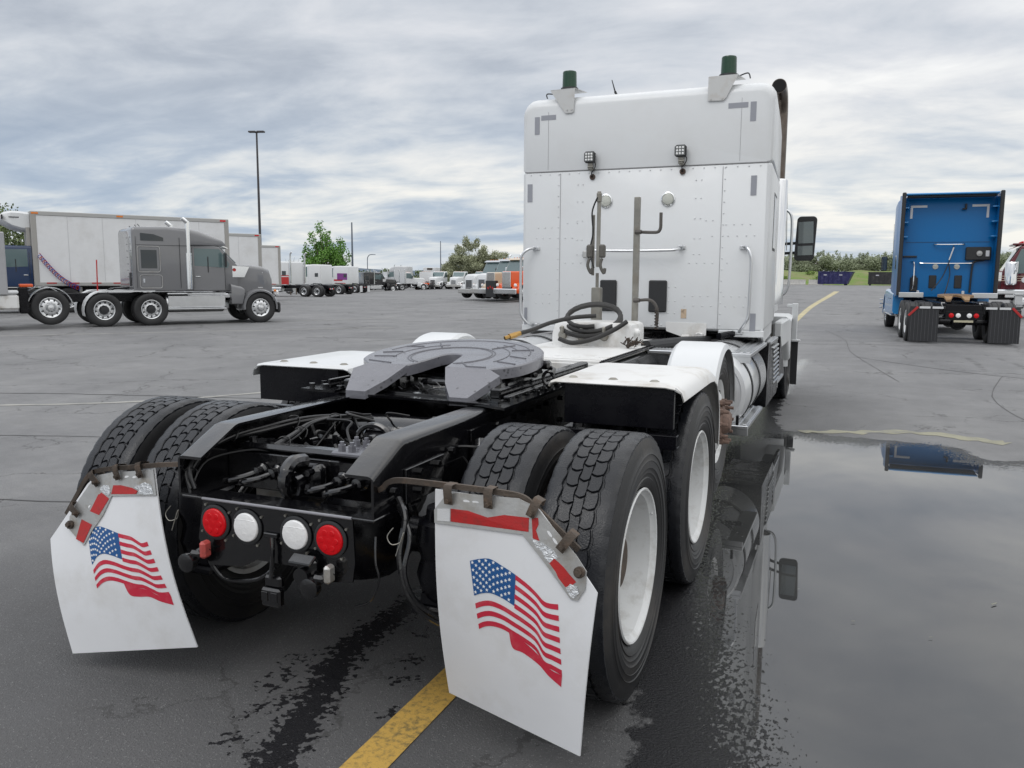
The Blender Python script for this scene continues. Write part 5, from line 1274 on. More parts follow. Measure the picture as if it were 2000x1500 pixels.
# grey sleeper truck on the left
g = truck('grey_semi_truck', 'slate grey sleeper truck with chrome stacks and raised rear axle, before the tall trailer', (-19.924, 15.907), -.579, GREY_P, fend='half', lift=True, cat='truck', bump=False)
m = M()
for x in (-.7, .2, .7): m.cyl((x, 1.2, 3.02), (x, 1.12, 3.12), .012, n=6)
m.build('antenna', BLKP, g)
m = M(); m.cyl((1.10, -.15, 1.08), (1.10, -.13, 2.0), .018, n=8); m.build('fender_marker_pole', RED_P, g)
m = M()
for dx in (0, .16): M().box((.65+dx, .84, 1.42), (.10, .02, .42), .01).build('vent_pad', BLKP, g)
m = M()
for k in range(8): m.box((.30, .842, 1.3+.2*k), (.02, .012, .03))
for k in range(8): m.box((.92, .842, 1.3+.2*k), (.02, .012, .03))
tag(m.build('panel_rivet', GREY_P, g), kind='stuff')
m = M(); m.box((1.155, wb_ := 4.73, 1.165), (.008, .16, .035)); m.build('fender_badge', CHROME, g)
m = M()
for k in range(8): m.box((.72-.018*0, 4.55+.055*k, 1.66), (.008, .034, .035))
m.build('hood_badge', CHROME, g)
m = M(); m.lathe([(0, .055), (-.01, .05), (-.012, 0)], (0, 0, 0), 'X', 16); m.build('round_emblem', RED_P, g, loc=(.975, 3.95, 1.74))

# blue sleeper truck on the right, seen from behind
b = truck('blue_semi_truck', 'bright blue high roof sleeper truck seen from behind with black ribbed mud flaps', (4.314, 20.486), .049, BLUE_P, ys=2.75, sl=1.9, zs=3.86, zc=2.9, wb=6.6, w=1.22, stacks=False, fend=None, flap=None, rimw=True, detail=False, lamps=True)
yb2 = 2.75
# side and roof extenders round a recessed back wall
for sg in (-1, 1):
    m = M(); m.body([(yb2-.40, .03, 1.12, 3.88, .01, .01), (yb2+.2, .045, 1.06, 3.91, .01, .01)]); e_ = m.build('side_extender', BLUE_P, b, loc=(sg*1.20, 0, 0)); e_.rotation_euler.z = 0
    M().box((sg*1.20, yb2-.43, 2.53), (.10, .09, 2.84), .02).build('extender_trim', BLKP, b)
    for z in (2.75, 3.15, 3.55): M().box((sg*1.10, yb2-.12, z), (.14, .16, .04), .006).build('extender_bracket', BLUE_L, b)
    M().prism([(sg*.98, yb2-.006, 3.62), (sg*.56, yb2-.006, 3.62), (sg*.56, yb2-.006, 3.56), (sg*.92, yb2-.006, 3.56), (sg*.92, yb2-.006, 3.26), (sg*.98, yb2-.006, 3.26)], (0, .003, 0)).build('reflective_tape', SILT, b)
    m = M(); m.lathe([(0, .075), (-.02, .07), (-.03, 0)], (.0+sg*.27+.02, yb2, 1.92), 'Y', 20); m.build('round_lamp', MATS['frosted_lens'], b)
    M().box((.02+sg*.32, yb2-.012, 1.50), (.19, .03, .36), .02).build('vent_pad', BLKP, b)
    M().box((sg*.90, 2.02, 1.135), (.62, .05, .14), .01).build('fender_edge', ALU, b)
    R = []
    for i in range(8): R.append([(sg*.60, 2.0-.06*i*0-.0+(.02*i if 0 else -.0)-.12*i+.5, 1.16), (sg*1.20, 2.5-.12*i, 1.16), (sg*1.20, 2.5-.12*i, 1.14), (sg*.60, 2.5-.12*i, 1.14)])
    # ribbed mud flaps on hangers
    f = M(); f.box((sg*.875, -.80, .45), (.66, .008, .80), .002); fo = f.build('mud_flap', mat('black_ribbed_rubber', (.020, .021, .024), .5), b)
    for k in range(8): M().box((sg*.875-.28+.08*k, -.807, .45), (.006, .006, .78)).build('flap_rib', mat('rib_grey', (.10, .10, .11), .5), fo)
    M().box((sg*.80, -.80, .885), (.78, .03, .06), .006).build('flap_hanger', BLKP, fo)
    for dx in (-.13, .13): M().box((sg*(.72)+dx*1.1, -.818, .885), (.24, .006, .052)).build('silver_tape', SILT, fo)
    M().box((sg*1.12, -.82, .79), (.055, .012, .30), .004, ry=-sg*.75).build('red_corner_tape', REDT, fo)
    q = M(); q.box((sg*.42, -.55, .93), (.085, .40, .012), .003, rx=.35); q.build('rail_end', ALU_D, b)
M().box((0, yb2-.20, 3.90), (2.30, .46, .05), .02).build('roof_extender', BLUE_L, b)
M().box((0, yb2-.17, 3.84), (2.2, .30, .05), .01).build('roof_extender_rib', BLKP, b)
M().box((0, yb2-.004, 2.60), (2.1, .008, .008)).build('panel_seam', BLKP, b)
for x0, x1, z in ((-.32, .42, 2.56), (-.62, .62, 2.04)):
    M().tube(smooth_path([(x0, yb2, z), (x0+.06, yb2-.09, z-.03), (x1-.06, yb2-.09, z-.03), (x1, yb2, z)]), .018, 8).build('grab_bar', CHROME, b)
M().tube(smooth_path([(-.88, yb2, 2.06), (-.82, yb2-.1, 2.04), (-.80, yb2-.1, 1.9), (-.80, yb2-.1, 1.35), (-.84, yb2, 1.25)]), .018, 8).build('grab_handle', CHROME, b)
q = M(); q.box((.78, yb2-.06, 2.28), (.62, .12, .36), .02); q = q.build('equipment_box', BLKP, b); M().lathe([(0, .08), (-.04, .07), (-.05, 0)], (.80, yb2-.12, 2.28), 'Y', 16).build('box_knob', ALU_D, q)
M().box((1.0, yb2-.125, 2.28), (.09, .01, .16), .003).build('box_plate', SILT, q)
M().tube(smooth_path([(.95, yb2-.05, 2.10), (.72, yb2-.05, 2.06), (.66, yb2-.05, 1.9), (.64, yb2-.05, 1.2)]), .025, 8).build('box_cable', BLKP, b)
M().box((-.92, yb2-.02, 2.20), (.36, .04, .05), .01).build('tail_hook', BLKP, b)
m = M(); m.tube(smooth_path([(.16, yb2-.12, 2.50), (.10, yb2-.15, 2.2), (.04, yb2-.16, 1.98), (-.1, yb2-.2, 1.6), (-.35, yb2-.3, 1.25)]), .014, 6); m.tube(smooth_path([(.06, yb2-.15, 2.0), (.10, yb2-.18, 1.7), (.02, yb2-.3, 1.3), (-.05, yb2-.5, 1.15)]), .014, 6); m.build('air_hose', BLKP, b)
m = M(); m.cyl((.16, yb2-.14, 2.45), (.06, yb2-.16, 2.1), .018, n=8); m.build('spring_clip', SILT, b)
m = M(); m.box((-.78, yb2-.07, 1.52), (.10, .10, .30), .01); m.box((-.78, yb2-.05, 1.42), (.20, .04, .40), .02); m.build('hose_bracket', BLKP, b)
for x in (-.66, .48): M().box((x, yb2-.04, 1.20), (.07, .06, .10), .01).build('cab_latch', SILT, b)
m = M(); m.box((.40, yb2-.04, 3.56), (.05, .06, .16), .01); m.box((.36, yb2-.06, 3.50), (.10, .05, .04), .01); m.build('work_light', BLKP, b)
M().box((0, -.78, .56), (.42, .01, .05)).build('licence_plate', mat('plate_gold', (.45, .42, .30), .5), b)
M().body([(3.3, .14, .55, 1.15, .05, .1), (5.4, .14, .45, 1.25, .08, .1), (6.0, .14, .45, 1.25, .1, .1)]).build('side_fairing', BLUE_L, b, loc=(-1.10, 0, 0))
M().body([(3.3, .14, .55, 1.15, .05, .1), (5.4, .14, .45, 1.25, .08, .1), (6.0, .14, .45, 1.25, .1, .1)]).build('side_fairing', BLUE_L, b, loc=(1.10, 0, 0))
for sg in (-1, 1): M().cyl((sg*1.08, 5.9, 1.9), (sg*1.12, 5.8, 3.3), .010, .004, n=5).build('antenna', BLKP, b)
for k in range(3): M().box((-1.25, 7.1, .62+.13*k), (.14, .08, .035), .01).build('bumper_step', CHROME, b)

# maroon truck at the right edge, mostly outside the frame
mr = truck('maroon_semi_truck', 'maroon truck with large chrome air cleaner at the right edge, beyond the blue truck', (10.75, 36.6), 1.5, MAR_P, ys=1.6, sl=0, zc=2.95, wb=6.0, w=1.22, stacks=True, hood='square', detail=True, cw=1.02, cabl=1.2)
for k in range(3): M().box((-1.04, 3.4, 1.52+.09*k), (.012, 2.6, .018)).build('pin_stripe', BEIGE_P, mr)
M().lathe([(1.30, .0), (1.30, .20), (1.35, .24), (2.15, .24), (2.22, .2), (2.26, 0)], (-1.0, 3.02, .05), 'Z', 20).build('air_cleaner', CHROME, mr)
M().lathe([(0, .11), (-.01, .10), (-.012, 0)], (-1.045, 2.55, 1.55), 'X', 18).build('round_emblem', WHITE, mr)
M().box((-1.08, 2.2, 1.06), (.20, 3.4, .20), .04).build('side_chrome', CHROME, mr)
M().box((-1.10, 1.6, .62), (.22, 2.4, .18), .04).build('side_chrome', ALU, mr)
m = M()
for k in range(3): m.cyl((-.95+.2*k, 1.9, 2.95), (-.85+.2*k, 1.7, 3.95), .009, .004, n=5)
m.build('antenna', ALU_D, mr)
m = M(); m.box((0, 2.6, 2.98), (1.8, .9, .08), .03); m.build('roof_panel', MAR_P, mr)
for k in range(3): M().box((-.7+.5*k, 2.7, 3.06), (.14, .1, .08), .02).build('marker_lamp', LENSR, mr)

# ------------------------------------------------------------------ trailers
def trailer(label, xy, yaw, L, reefer=False, z0=1.10, z1=4.03, wd=2.5):
    r = empty('box_trailer', (xy[0], xy[1], float(gz(*xy))), yaw, label, 'trailer', 'white box trailers behind the grey truck')
    M().box((-wd/2, L/2, (z0+z1)/2), (wd-.03, L-.03, z1-z0-.06), .02).build('body', TRAIL, r)
    RAILM = mat('trailer_rail', (.42, .42, .41), .45, metal=.4)
    for z, h in ((z0+.06, .16), (z1-.07, .17)):
        M().box((-wd/2, L/2, z), (wd+.02, L+.01, h), .02).build('rail', RAILM, r)
    for y in (.09, L-.09): 
        M().box((-wd/2, y, (z0+z1)/2), (wd+.03, .20, z1-z0), .03).build('corner_post', mat('corner_post_grey', (.36, .35, .33), .5, metal=.3), r)
    n = 6
    for k in range(1, n): M().box((.0-.012, L*k/n, (z0+z1)/2), (.006, .012, z1-z0-.35)).build('panel_joint', mat('panel_joint_white', (.50, .50, .51), .5), r)
    for k in range(9): M().box((.018, .6+k*(L-1.2)/8, z0+.10), (.006, .36, .05)).build('conspicuity_tape', REDT, r)
    for y in (.15, L*.42, L-.25): M().box((.018, y, z1-.07), (.012, .25, .07), .01).build('marker_lamp', LENSA if y < L*.6 else LENSR, r)
    M().box((-wd/2, L*.5, z0-.10), (.9, L*.9, .16), .02).build('chassis_beam', BLK2, r)
    for y in (L-1.4,):
        for sg in (0, 1):
            wh = link('wheel', FT2, r, (-.16 if sg else -wd+.16, y, .5), (0, 0, 0 if sg else PI)); link('rim', FRD, wh)
    for x in (-.5, -2.0): M().box((x, 1.7, .55), (.12, .12, 1.0), .01).build('landing_leg', ALU_D, r)
    if reefer:
        q = M(); R = []
        for y, a, z_0, z_1 in ((-.02, 1.05, 3.28, 3.98), (-.30, 1.05, 3.30, 4.02), (-.62, 1.02, 3.40, 4.03), (-.86, .95, 3.55, 3.98), (-.98, .85, 3.66, 3.88)):
            R.append([(-1.25+a, y, z_0+.08), (-1.25+a, y, z_1-.08), (-1.25+a-.08, y, z_1), (-1.25-a+.08, y, z_1), (-1.25-a, y, z_1-.08), (-1.25-a, y, z_0+.08), (-1.25-a+.1, y, z_0), (-1.25+a-.1, y, z_0)])
        q.rings(R); u = q.build('refrigeration_unit', WHITE, r)
        M().box((-.205, -.55, 3.78), (.006, .35, .045)).build('unit_lettering', mat('lettering_grey', (.12, .12, .13), .5), u)
        M().box((-.30, -.95, 3.78), (.30, .05, .18), .02).build('unit_vent', BLKP, u)
        q = M(); q.box((-.20, -.10, 2.3), (.05, .14, 2.2), .01); q.build('front_conduit', mat('corner_post_grey', (.36, .35, .33)), r)
        for hc, ph in ((RED_P, 0), (mat('blue_coil_hose', (.02, .06, .40), .4), .5)):
            P = []
            for i in range(140):
                t = i/139; a = t*2*PI*13+ph*2*PI; P.append((.10+.05*math.cos(a), .20+1.35*t+.06*math.sin(a), 2.30-1.30*t-.35*math.sin(PI*t)*.6+.09*math.cos(a)))
            M().tube(P, .013, 5).build('coiled_air_hose', hc, r)
    return r
trailer('tallest white refrigerated trailer with cooling unit on its nose, behind the grey truck', (-28.4, 20.3), -.55, 7.75, True)
trailer('white box trailer second in line, half hidden by the refrigerated one', (-34.4, 29.6), -.55, 7.9)
trailer('white box trailer farthest in line, only its rear end showing beside the light pole', (-41.0, 39.3), -.55, 8.2, z1=3.95)
truck('navy_day_cab', 'navy blue day cab truck coupled under the refrigerated trailer at the left edge', (-28.84, 21.97), -.55+PI, NAVY_P, ys=1.22, sl=0, zc=2.68, wb=4.9, stacks=False, w=1.2, cw=1.17, cabl=1.45)

# service truck cut by the left edge
sv = empty('service_truck', (-20.3, 13.62, 0), -.579, 'light grey service truck with white side tank, cut off by the left edge', 'truck')
SG = mat('light_grey_panel', (.36, .365, .38), .45, dirt=((.28, .28, .27), 3, .4))
M().box((-.45, -1.1, 1.85), (2.2, 1.5, 1.75), .03).build('equipment_body', SG, sv)
for z in (2.5, 2.1): M().box((.655, -.62, z), (.012, .12, .30), .004).build('slot', BLKP, sv)
for z in (1.52, 1.75): M().lathe([(0, .09), (.02, .08), (.03, 0)], (.655, -.95, z), 'X', 16).build('round_lamp', LENSR, sv)
M().box((.30, -.60, .78), (.60, 1.0, .42), .05).build('side_tank', WHITE_D, sv)
M().box((.42, -.60, 1.06), (.40, 1.0, .10), .03).build('tank_step', WHITE, sv)
M().box((.10, .03, .82), (.5, .24, .75), .03).build('tool_box', BLK2, sv)
M().box((.10, .12, 1.24), (.45, .34, .09), .02).build('orange_guard', ORANGE_P, sv)
for sg in (-1, 1):
    M().box((sg*.42-.3, -1.4, .86), (.08, 2.6, .24), .01).build('frame_rail', BLK2, sv)
    wheel(sv, sg*.95-.3, -1.1, .5, True, FRD)
M().tube(smooth_path([(.72, -.75, 1.1), (.74, -.72, .8), (.76, -.68, .4), (.80, -.66, .06)]), .02, 6).build('hanging_strap', BLKP, sv)

# ------------------------------------------------------------------ rows of parked trucks
RW = 'trucks parked in the far rows'
LEFTV = 1.62
rw_ = truck('red_white_truck', 'white over red sleeper truck nearest in the far left row, beside the trailer ends', (-41.6, 58.4), LEFTV, WHITE, ys=2.8, sl=1.6, zs=3.05, zc=2.7, wb=6.4, hood='square', group=RW, detail=False, flap=None,
      stripe=[(2.81, 4.35, 1.08, 1.72, RED_P), (2.81, 4.35, 1.80, 1.88, RED_P)])
for sg in (-1, 1):
    M().tube(smooth_path([(sg*1.12, 2.68, 1.2), (sg*1.12, 2.68, 3.5), (sg*1.12, 2.64, 3.75), (sg*1.12, 2.50, 3.9)]), .075, 10).build('exhaust_stack', CHROME, rw_)
truck('white_sleeper_truck', 'plain white sleeper truck with two small dark windows in the far left row', (-49.1, 72.7), LEFTV, WHITE, ys=2.2, sl=1.5, zs=3.15, zc=3.05, wb=6.3, cw=1.17, stacks=False, group=RW, detail=False)
tp = truck('purple_stripe_truck', 'white sleeper truck with purple and crimson side stripes and white mud flaps', (-53.9, 83.0), LEFTV, WHITE, ys=.75, sl=2.1, zs=3.2, zc=3.0, wb=5.9, stacks=False, group=RW, detail=False, flap=WHITE, fend=None,
      stripe=[(.95, 2.35, 1.55, 2.35, PURPLE_P), (1.6, 2.8, 1.42, 1.62, RED_P), (1.2, 2.7, 1.12, 1.20, RED_P)])
truck('black_semi_truck', 'black sleeper truck with chrome stacks and steps facing right in the far left row', (-64.6, 98.4), -.62, BLACK_P, ys=.9, sl=1.6, zs=2.85, zc=2.75, wb=5.4, group=RW, detail=True)
truck('white_day_cab', 'small white day cab truck facing right just past the black truck', (-63.2, 106.0), -.62, WHITE, ys=1.9, sl=0, zc=2.75, wb=4.9, stacks=True, group=RW, detail=False, visor=False)
truck('silver_sleeper_truck', 'pale silver high roof sleeper truck in the middle distance behind the small white day cab', (-66.8, 120.2), 1.62, mat('silver_truck_paint', (.55, .56, .57), .3, coat=.4), ys=1.2, sl=2.3, zs=3.6, zc=2.8, wb=6.2, stacks=True, group=RW, detail=False)
truck('black_day_cab', 'dark day cab truck between the black sleeper truck and the small white day cab', (-69.5, 108), -.62, BLACK_P, ys=1.9, sl=0, zc=2.75, wb=4.9, stacks=True, group=RW, detail=False)
truck('white_stack_truck', 'white day cab truck showing above the hood of the black truck', (-73.5, 118), -.62, WHITE, ys=1.9, sl=0, zc=3.3, wb=4.9, stacks=True, group=RW, detail=False)
truck('orange_frame_truck', 'white day cab truck with an orange chassis and orange steps in the middle distance', (-59.6, 110.5), .5, WHITE, ys=2.3, sl=0, zc=2.7, wb=5.2, stacks=False, group=RW, detail=False, frontcol=ORANGE_P, chassis=ORANGE_P)
truck('white_front_truck', 'white day cab truck facing the camera, left one of the pair before the pale tree', (-59.5, 116.8), 3.25, WHITE, ys=1.9, sl=0, zc=2.75, wb=5.0, stacks=False, group=RW, detail=False, visor=False)
truck('white_front_truck', 'white day cab truck facing the camera, right one of the pair before the pale tree', (-56.5, 118.0), 3.25, WHITE, ys=1.9, sl=0, zc=2.75, wb=5.0, stacks=False, group=RW, detail=False, visor=False)
truck('white_far_truck', 'white truck roof just showing left of the near trucks in the right hand group', (-56.5, 128), 2.9, WHITE, ys=1.9, sl=0, zc=2.75, wb=5.0, stacks=False, group=RW, detail=False, visor=False)
bt = empty('box_truck', (-72, 136, float(gz(-72, 136))), .3, 'pale cargo box truck far behind the pair of white trucks', 'truck', RW)
M().box((0, 0, 2.3), (2.5, 6, 2.6), .05).build('cargo_box', TRAIL, bt); M().body([(3.1, 1.1, .9, 2.6, .15, .1), (4.4, 1.1, .9, 2.5, .15, .1), (4.9, 1.05, .9, 1.7, .1, .1)]).build('cab', WHITE, bt)
for sg in (-1, 1):
    for y in (-1.5, 4.0): wheel(bt, sg*1.0, y, .5, False, FRF)
M().box((0, -3.02, 3.3), (1.0, .01, .35)).build('box_sign', RUST, bt)

# near right-hand group, noses towards the camera
RG = 'trucks parked nose out beside the white sleeper'
FC = 2.686
truck('white_nose_truck', 'white sloped nose truck with dark upright grille, leftmost of the group parked nose out', (-23.4, 60.0), FC, WHITE, ys=1.9, sl=0, zc=2.95, wb=4.9, stacks=False, group=RG, detail=False, visor=True)
truck('white_nose_truck', 'white truck squeezed between the leftmost white nose and the beige hood', (-21.44, 58.12), FC, WHITE, ys=1.9, sl=0, zc=2.95, wb=4.9, stacks=True, group=RG, detail=False, visor=True)
truck('beige_truck', 'beige square hood truck with tall grey radiator grille', (-19.86, 56.37), FC, BEIGE_P, ys=1.9, sl=0, zc=2.95, wb=5.0, hood='square', stacks=True, group=RG, detail=True)
truck('orange_truck', 'orange square hood truck with tall chrome grille and wide chrome bumper', (-17.5, 53.7), FC, ORANGE_P, ys=1.9, sl=0, zc=2.95, wb=5.0, hood='square', stacks=True, group=RG, detail=True)
sb = empty('tow_body', (-21.5, 49.7, float(gz(-21.5, 49.7))), FC, 'black equipment plate with red markings standing between the beige and orange trucks', 'equipment')
M().box((0, 0, .95), (1.1, .25, 1.15), .03).build('plate', BLKP, sb)
for k in range(3): M().box((-.25+.25*k, .13, 1.0+.08*(k % 2)), (.13, .01, .16), .003, ry=.3*k).build('red_mark', RED_P, sb)

# ------------------------------------------------------------------ dumpsters and barriers
def dumpster(label, xy, yaw, m_, L=5.2, Wd=2.3, H=2.0):
    r = empty('dumpster', (xy[0], xy[1], float(gz(*xy))), yaw, label, 'dumpster', 'roll off dumpsters below the grass bank')
    M().rings([[(-L/2, -Wd/2, .2), (-L/2, Wd/2, .2), (-L/2, Wd/2, H), (-L/2, -Wd/2, H)], [(L/2-.9, -Wd/2, .2), (L/2-.9, Wd/2, .2), (L/2, Wd/2, H), (L/2, -Wd/2, H)]]).build('bin', m_, r)
    M().box((0, 0, H+.02), (L+.1, Wd+.12, .12), .02).build('rim_rail', m_, r)
    for k in range(7): M().box((-L/2+.35+k*.68, -Wd/2-.05, H/2+.1), (.10, .10, H-.3), .01).build('rib', m_, r)
    for sg in (-1, 1):
        for x in (-L/2+.3, L/2-1.2): M().cyl((x, sg*.9-.1, .14), (x, sg*.9+.1, .14), .14, n=12).build('roller', BLK2, r)
    for x in (-1.6, .9): M().box((x, -Wd/2-.105, H*.78), (.5, .01, .18)).build('stencil_mark', mat('stencil_white', (.45, .45, .5), .6), r)
    return r
dumpster('navy blue dumpster below the grass bank, right of the mirror', (-1.4, 150), -.12, DUMP_B, L=5.6, H=2.25)
dumpster('black dumpster below the grass bank, half hidden by the blue truck', (6.7, 150), -.05, DUMP_K, L=6, H=2.2)
def barrier(label, xy, yaw, L):
    r = M().rings([[(s*L/2, y, z) for y, z in ((-.3, 0), (-.3, .15), (-.12, .38), (-.08, .95), (.08, .95), (.12, .38), (.3, .15), (.3, 0))] for s in (-1, 1)]).build('concrete_barrier', CONC, None, loc=(xy[0], xy[1], float(gz(*xy))))
    r.rotation_euler.z = yaw; return tag(r, label, 'barrier', 'concrete barriers along the far edge')
barrier('long pale concrete barrier beside the white cab at the far edge', (-9.0, 148), -.05, 5.6)
barrier('short concrete barrier left of the navy dumpster', (-4.6, 149.5), -.05, 2.4)
barrier('concrete barrier end hidden behind the white cab', (-15.5, 147.5), -.05, 5.6)

# ------------------------------------------------------------------ light poles
POLE = mat('dark_bronze_pole', (.045, .042, .045), .5); POLE2 = mat('grey_pole', (.13, .15, .19), .5)
def pole(label, xy, h, r=.11, heads=2, m_=POLE):
    z = float(gz(*xy)); p = empty('light_pole', (xy[0], xy[1], z), .3, label, 'light pole', 'light poles over the yard')
    M().cyl((0, 0, 0), (0, 0, .7), .32, n=16).build('pole_base', CONC, p)
    M().cyl((0, 0, .7), (0, 0, h), r, r*.55, n=12).build('pole_shaft', m_, p)
    for k in range(heads):
        a = k*PI; q = M(); q.box((.32*math.cos(a)*1.0, .32*math.sin(a), h+.02), (.55, .34, .12), .03); q.cyl((0, 0, h-.05), (.3*math.cos(a), 0, h), .04, n=8); q.build('lamp_head', m_, p)
    return p
pole('tall dark light pole with two flat lamp heads, rising behind the white trailers', (-39.35, 47.33), 12.25, .115)
pole('grey light pole standing right of the round green tree', (-63.0, 95.4), 9.6, .17, 0, POLE2)
pole('thin distant light pole left of the pale olive tree', (-68.0, 131.5), 8.3, .12, 0, POLE2)
sl_ = empty('street_lamp', (-74.8, 117.8, float(gz(-74.8, 117.8))), -.4, 'distant curved arm street lamp right of the green tree', 'street lamp')
M().tube(smooth_path([(0, 0, 0), (0, 0, 3), (0, 0, 4.9), (.15, 0, 5.5), (.7, 0, 5.85), (1.7, 0, 5.9)], 5), .07, 6).build('curved_post', POLE2, sl_)
M().box((2.0, 0, 5.88), (.6, .2, .1), .03).build('lamp_head', POLE2, sl_)

# ------------------------------------------------------------------ trees, shrubs, bank, hills
def leafmat(name, c1, c2, rough=.6):
    if name in MATS: return MATS[name]
    m = bpy.data.materials.new(name); m.use_nodes = True; T = NT(m.node_tree); b = T.n['Principled BSDF']
    o = T.new('ShaderNodeNewGeometry'); r = o.outputs['Random Per Island']
    n_ = T.noise(T.new('ShaderNodeTexCoord').outputs['Object'], .9, 3)
    f = T.math('ADD', T.math('MULTIPLY', r, .35), T.math('MULTIPLY', T.map(n_, .3, .7), .65))
    T.link(T.mix(f, c1, c2), b.inputs['Base Color']); b.inputs['Roughness'].default_value = rough
    MATS[name] = m; return m
def leaves(blobs, n, size, seed, base=(0, 0, 0)):
    """many small leaf quads spread through clumps; blobs: (x, y, z, rx, ry, rz)"""
    rg = np.random.RandomState(seed); vol = np.array([b[3]*b[4]*b[5] for b in blobs])**.75; pick = rg.choice(len(blobs), n, p=vol/vol.sum())
    Bp = np.array(blobs)[pick]; d = rg.normal(size=(n, 3)); d /= np.linalg.norm(d, axis=1)[:, None]; r = rg.uniform(0.25, 1, n)**.5
    r *= 1+.22*rg.normal(size=n).clip(-1, 1.6)
    P = Bp[:, :3]+d*Bp[:, 3:]*r[:, None]; nn = rg.normal(size=(n, 3)); nn[:, 2] = np.abs(nn[:, 2])*.8; nn /= np.linalg.norm(nn, axis=1)[:, None]
    a = np.cross(nn, rg.normal(size=(n, 3))); a /= np.linalg.norm(a, axis=1)[:, None]; b = np.cross(nn, a); s = size*rg.uniform(.6, 1.35, n)[:, None]
    V = np.stack([P-a*s, P-b*s*.55, P+a*s, P+b*s*.55], 1).reshape(-1, 3)
    return V, np.arange(4*n).reshape(n, 4)
def leafobj(name, V, F_, m, parent):
    me_ = bpy.data.meshes.new(name); me_.vertices.add(len(V)); me_.vertices.foreach_set('co', V.astype(np.float32).ravel()); me_.loops.add(F_.size); me_.loops.foreach_set('vertex_index', F_.ravel().astype(np.int32))
    me_.polygons.add(len(F_)); me_.polygons.foreach_set('loop_start', np.arange(0, F_.size, 4, dtype=np.int32)); me_.update(calc_edges=True); me_.materials.append(m)
    o = bpy.data.objects.new(name, me_); C.objects.link(o); o.parent = parent; return o
BARK = mat('bark', (.10, .08, .06), .9, vary=.3, bump=(20, .4))
def tree(label, xy, h, crown, n, size, m_, seed, trunk=.18, kind='tree', group=None, z=None, nm='tree'):
    r = empty(nm, (xy[0], xy[1], float(gz(*xy)) if z is None else z), 0, label, kind, group); rg = random.Random(seed)
    t = M(); t.tube([(0, 0, 0), (.05*h*.1, 0, h*.25), (0, .03*h*.1, h*.5), (.0, 0, h*.85)], [trunk, trunk*.75, trunk*.5, trunk*.12], 8)
    for b in crown:
        z0 = h*rg.uniform(.12, .45); t.tube([(0, 0, min(z0, b[2]*.7)), (b[0]*.5, b[1]*.5, (z0+b[2])/2*.95), (b[0], b[1], b[2])], [trunk*.35, trunk*.22, trunk*.06], 6)
    t.build('trunk', BARK, r); V, F_ = leaves(crown, n, size, seed); leafobj('crown', V, F_, m_, r); return r
LG = leafmat('fresh_green_leaves', (.065, .16, .02), (.16, .34, .05)); LO = leafmat('olive_leaves', (.20, .22, .12), (.42, .44, .29)); LO2 = leafmat('grey_green_leaves', (.19, .225, .13), (.37, .41, .28)); LD = leafmat('dark_leaves', (.06, .09, .03), (.17, .22, .08))
# round green tree: upright lobes
rg = random.Random(4); cr_ = []
for (cx, hh, ww) in ((-2.1, 7.9, 1.0), (-.9, 9.3, 1.0), (.4, 8.0, .9), (1.5, 7.0, .8), (2.6, 6.6, .8), (-3.1, 6.0, .8), (3.1, 4.9, .7), (-1.6, 6.5, 1.3), (1.0, 5.8, 1.4)):
    for k in range(5):
        z = 1.8+(hh-1.8)*(k+.5)/5; cr_.append((cx*(.75+.07*k)+rg.uniform(-.25, .25), rg.uniform(-1.6, 1.6)*(1-.14*k), z, ww*(1.15-.17*k)+.1, ww*(1.2-.16*k)+.1, .95))
tree('tall fresh green tree rising behind the white sleeper trucks', (-64.5, 91.5), 8.6, cr_, 15000, .14, LG, 1)
rg = random.Random(9); cr_ = []
for k in range(34):
    a = rg.uniform(0, 6.28); q = rg.uniform(0, 1)**.6*4.6; top = 8.0-.12*q*q; z = rg.uniform(1.2, max(2, top-.6)); cr_.append((q*math.cos(a)*.95, q*math.sin(a), z, rg.uniform(.8, 1.4), rg.uniform(.8, 1.4), rg.uniform(.6, 1.1)))
cr_ += [(-.6, 0, 8.0, .7, .7, 1.1), (1.6, 0, 7.8, .6, .6, 1.0), (.3, 0, 7.2, .9, .9, .9), (-2.2, 0, 6.8, .6, .6, .9), (2.9, 0, 6.6, .6, .6, .9)]
tree('broad pale olive tree behind the pair of white trucks', (-62.3, 131.4), 8.2, cr_, 30000, .13, LO, 2)
tree('smaller pale olive tree beside the white nose trucks', (-59.0, 134.5), 8.0, [(rg.uniform(-1.8, 1.8), rg.uniform(-1.8, 1.8), rg.uniform(1.5, 6.3), rg.uniform(.6, 1.1), rg.uniform(.6, 1.1), rg.uniform(.6, 1.0)) for k in range(26)], 12000, .13, LO, 3)
for i, (xy, s_, lb) in enumerate((((-47.0, 30.6), 1.0, 'leafy tree behind the cooling unit at the left edge'), ((-50.5, 36.5), .9, 'leafy tree second from the left edge behind the trailer'), ((-52, 27), 1.05, 'tree crown cut by the left edge of the picture'))):
    tree(lb, xy, 5.4*s_, [(rg.uniform(-2.2, 2.2), rg.uniform(-2.2, 2.2), rg.uniform(1.6, 5.0)*s_, rg.uniform(.7, 1.2), rg.uniform(.7, 1.2), rg.uniform(.6, 1.0)) for k in range(20)], 7000, .11, LD, 20+i)
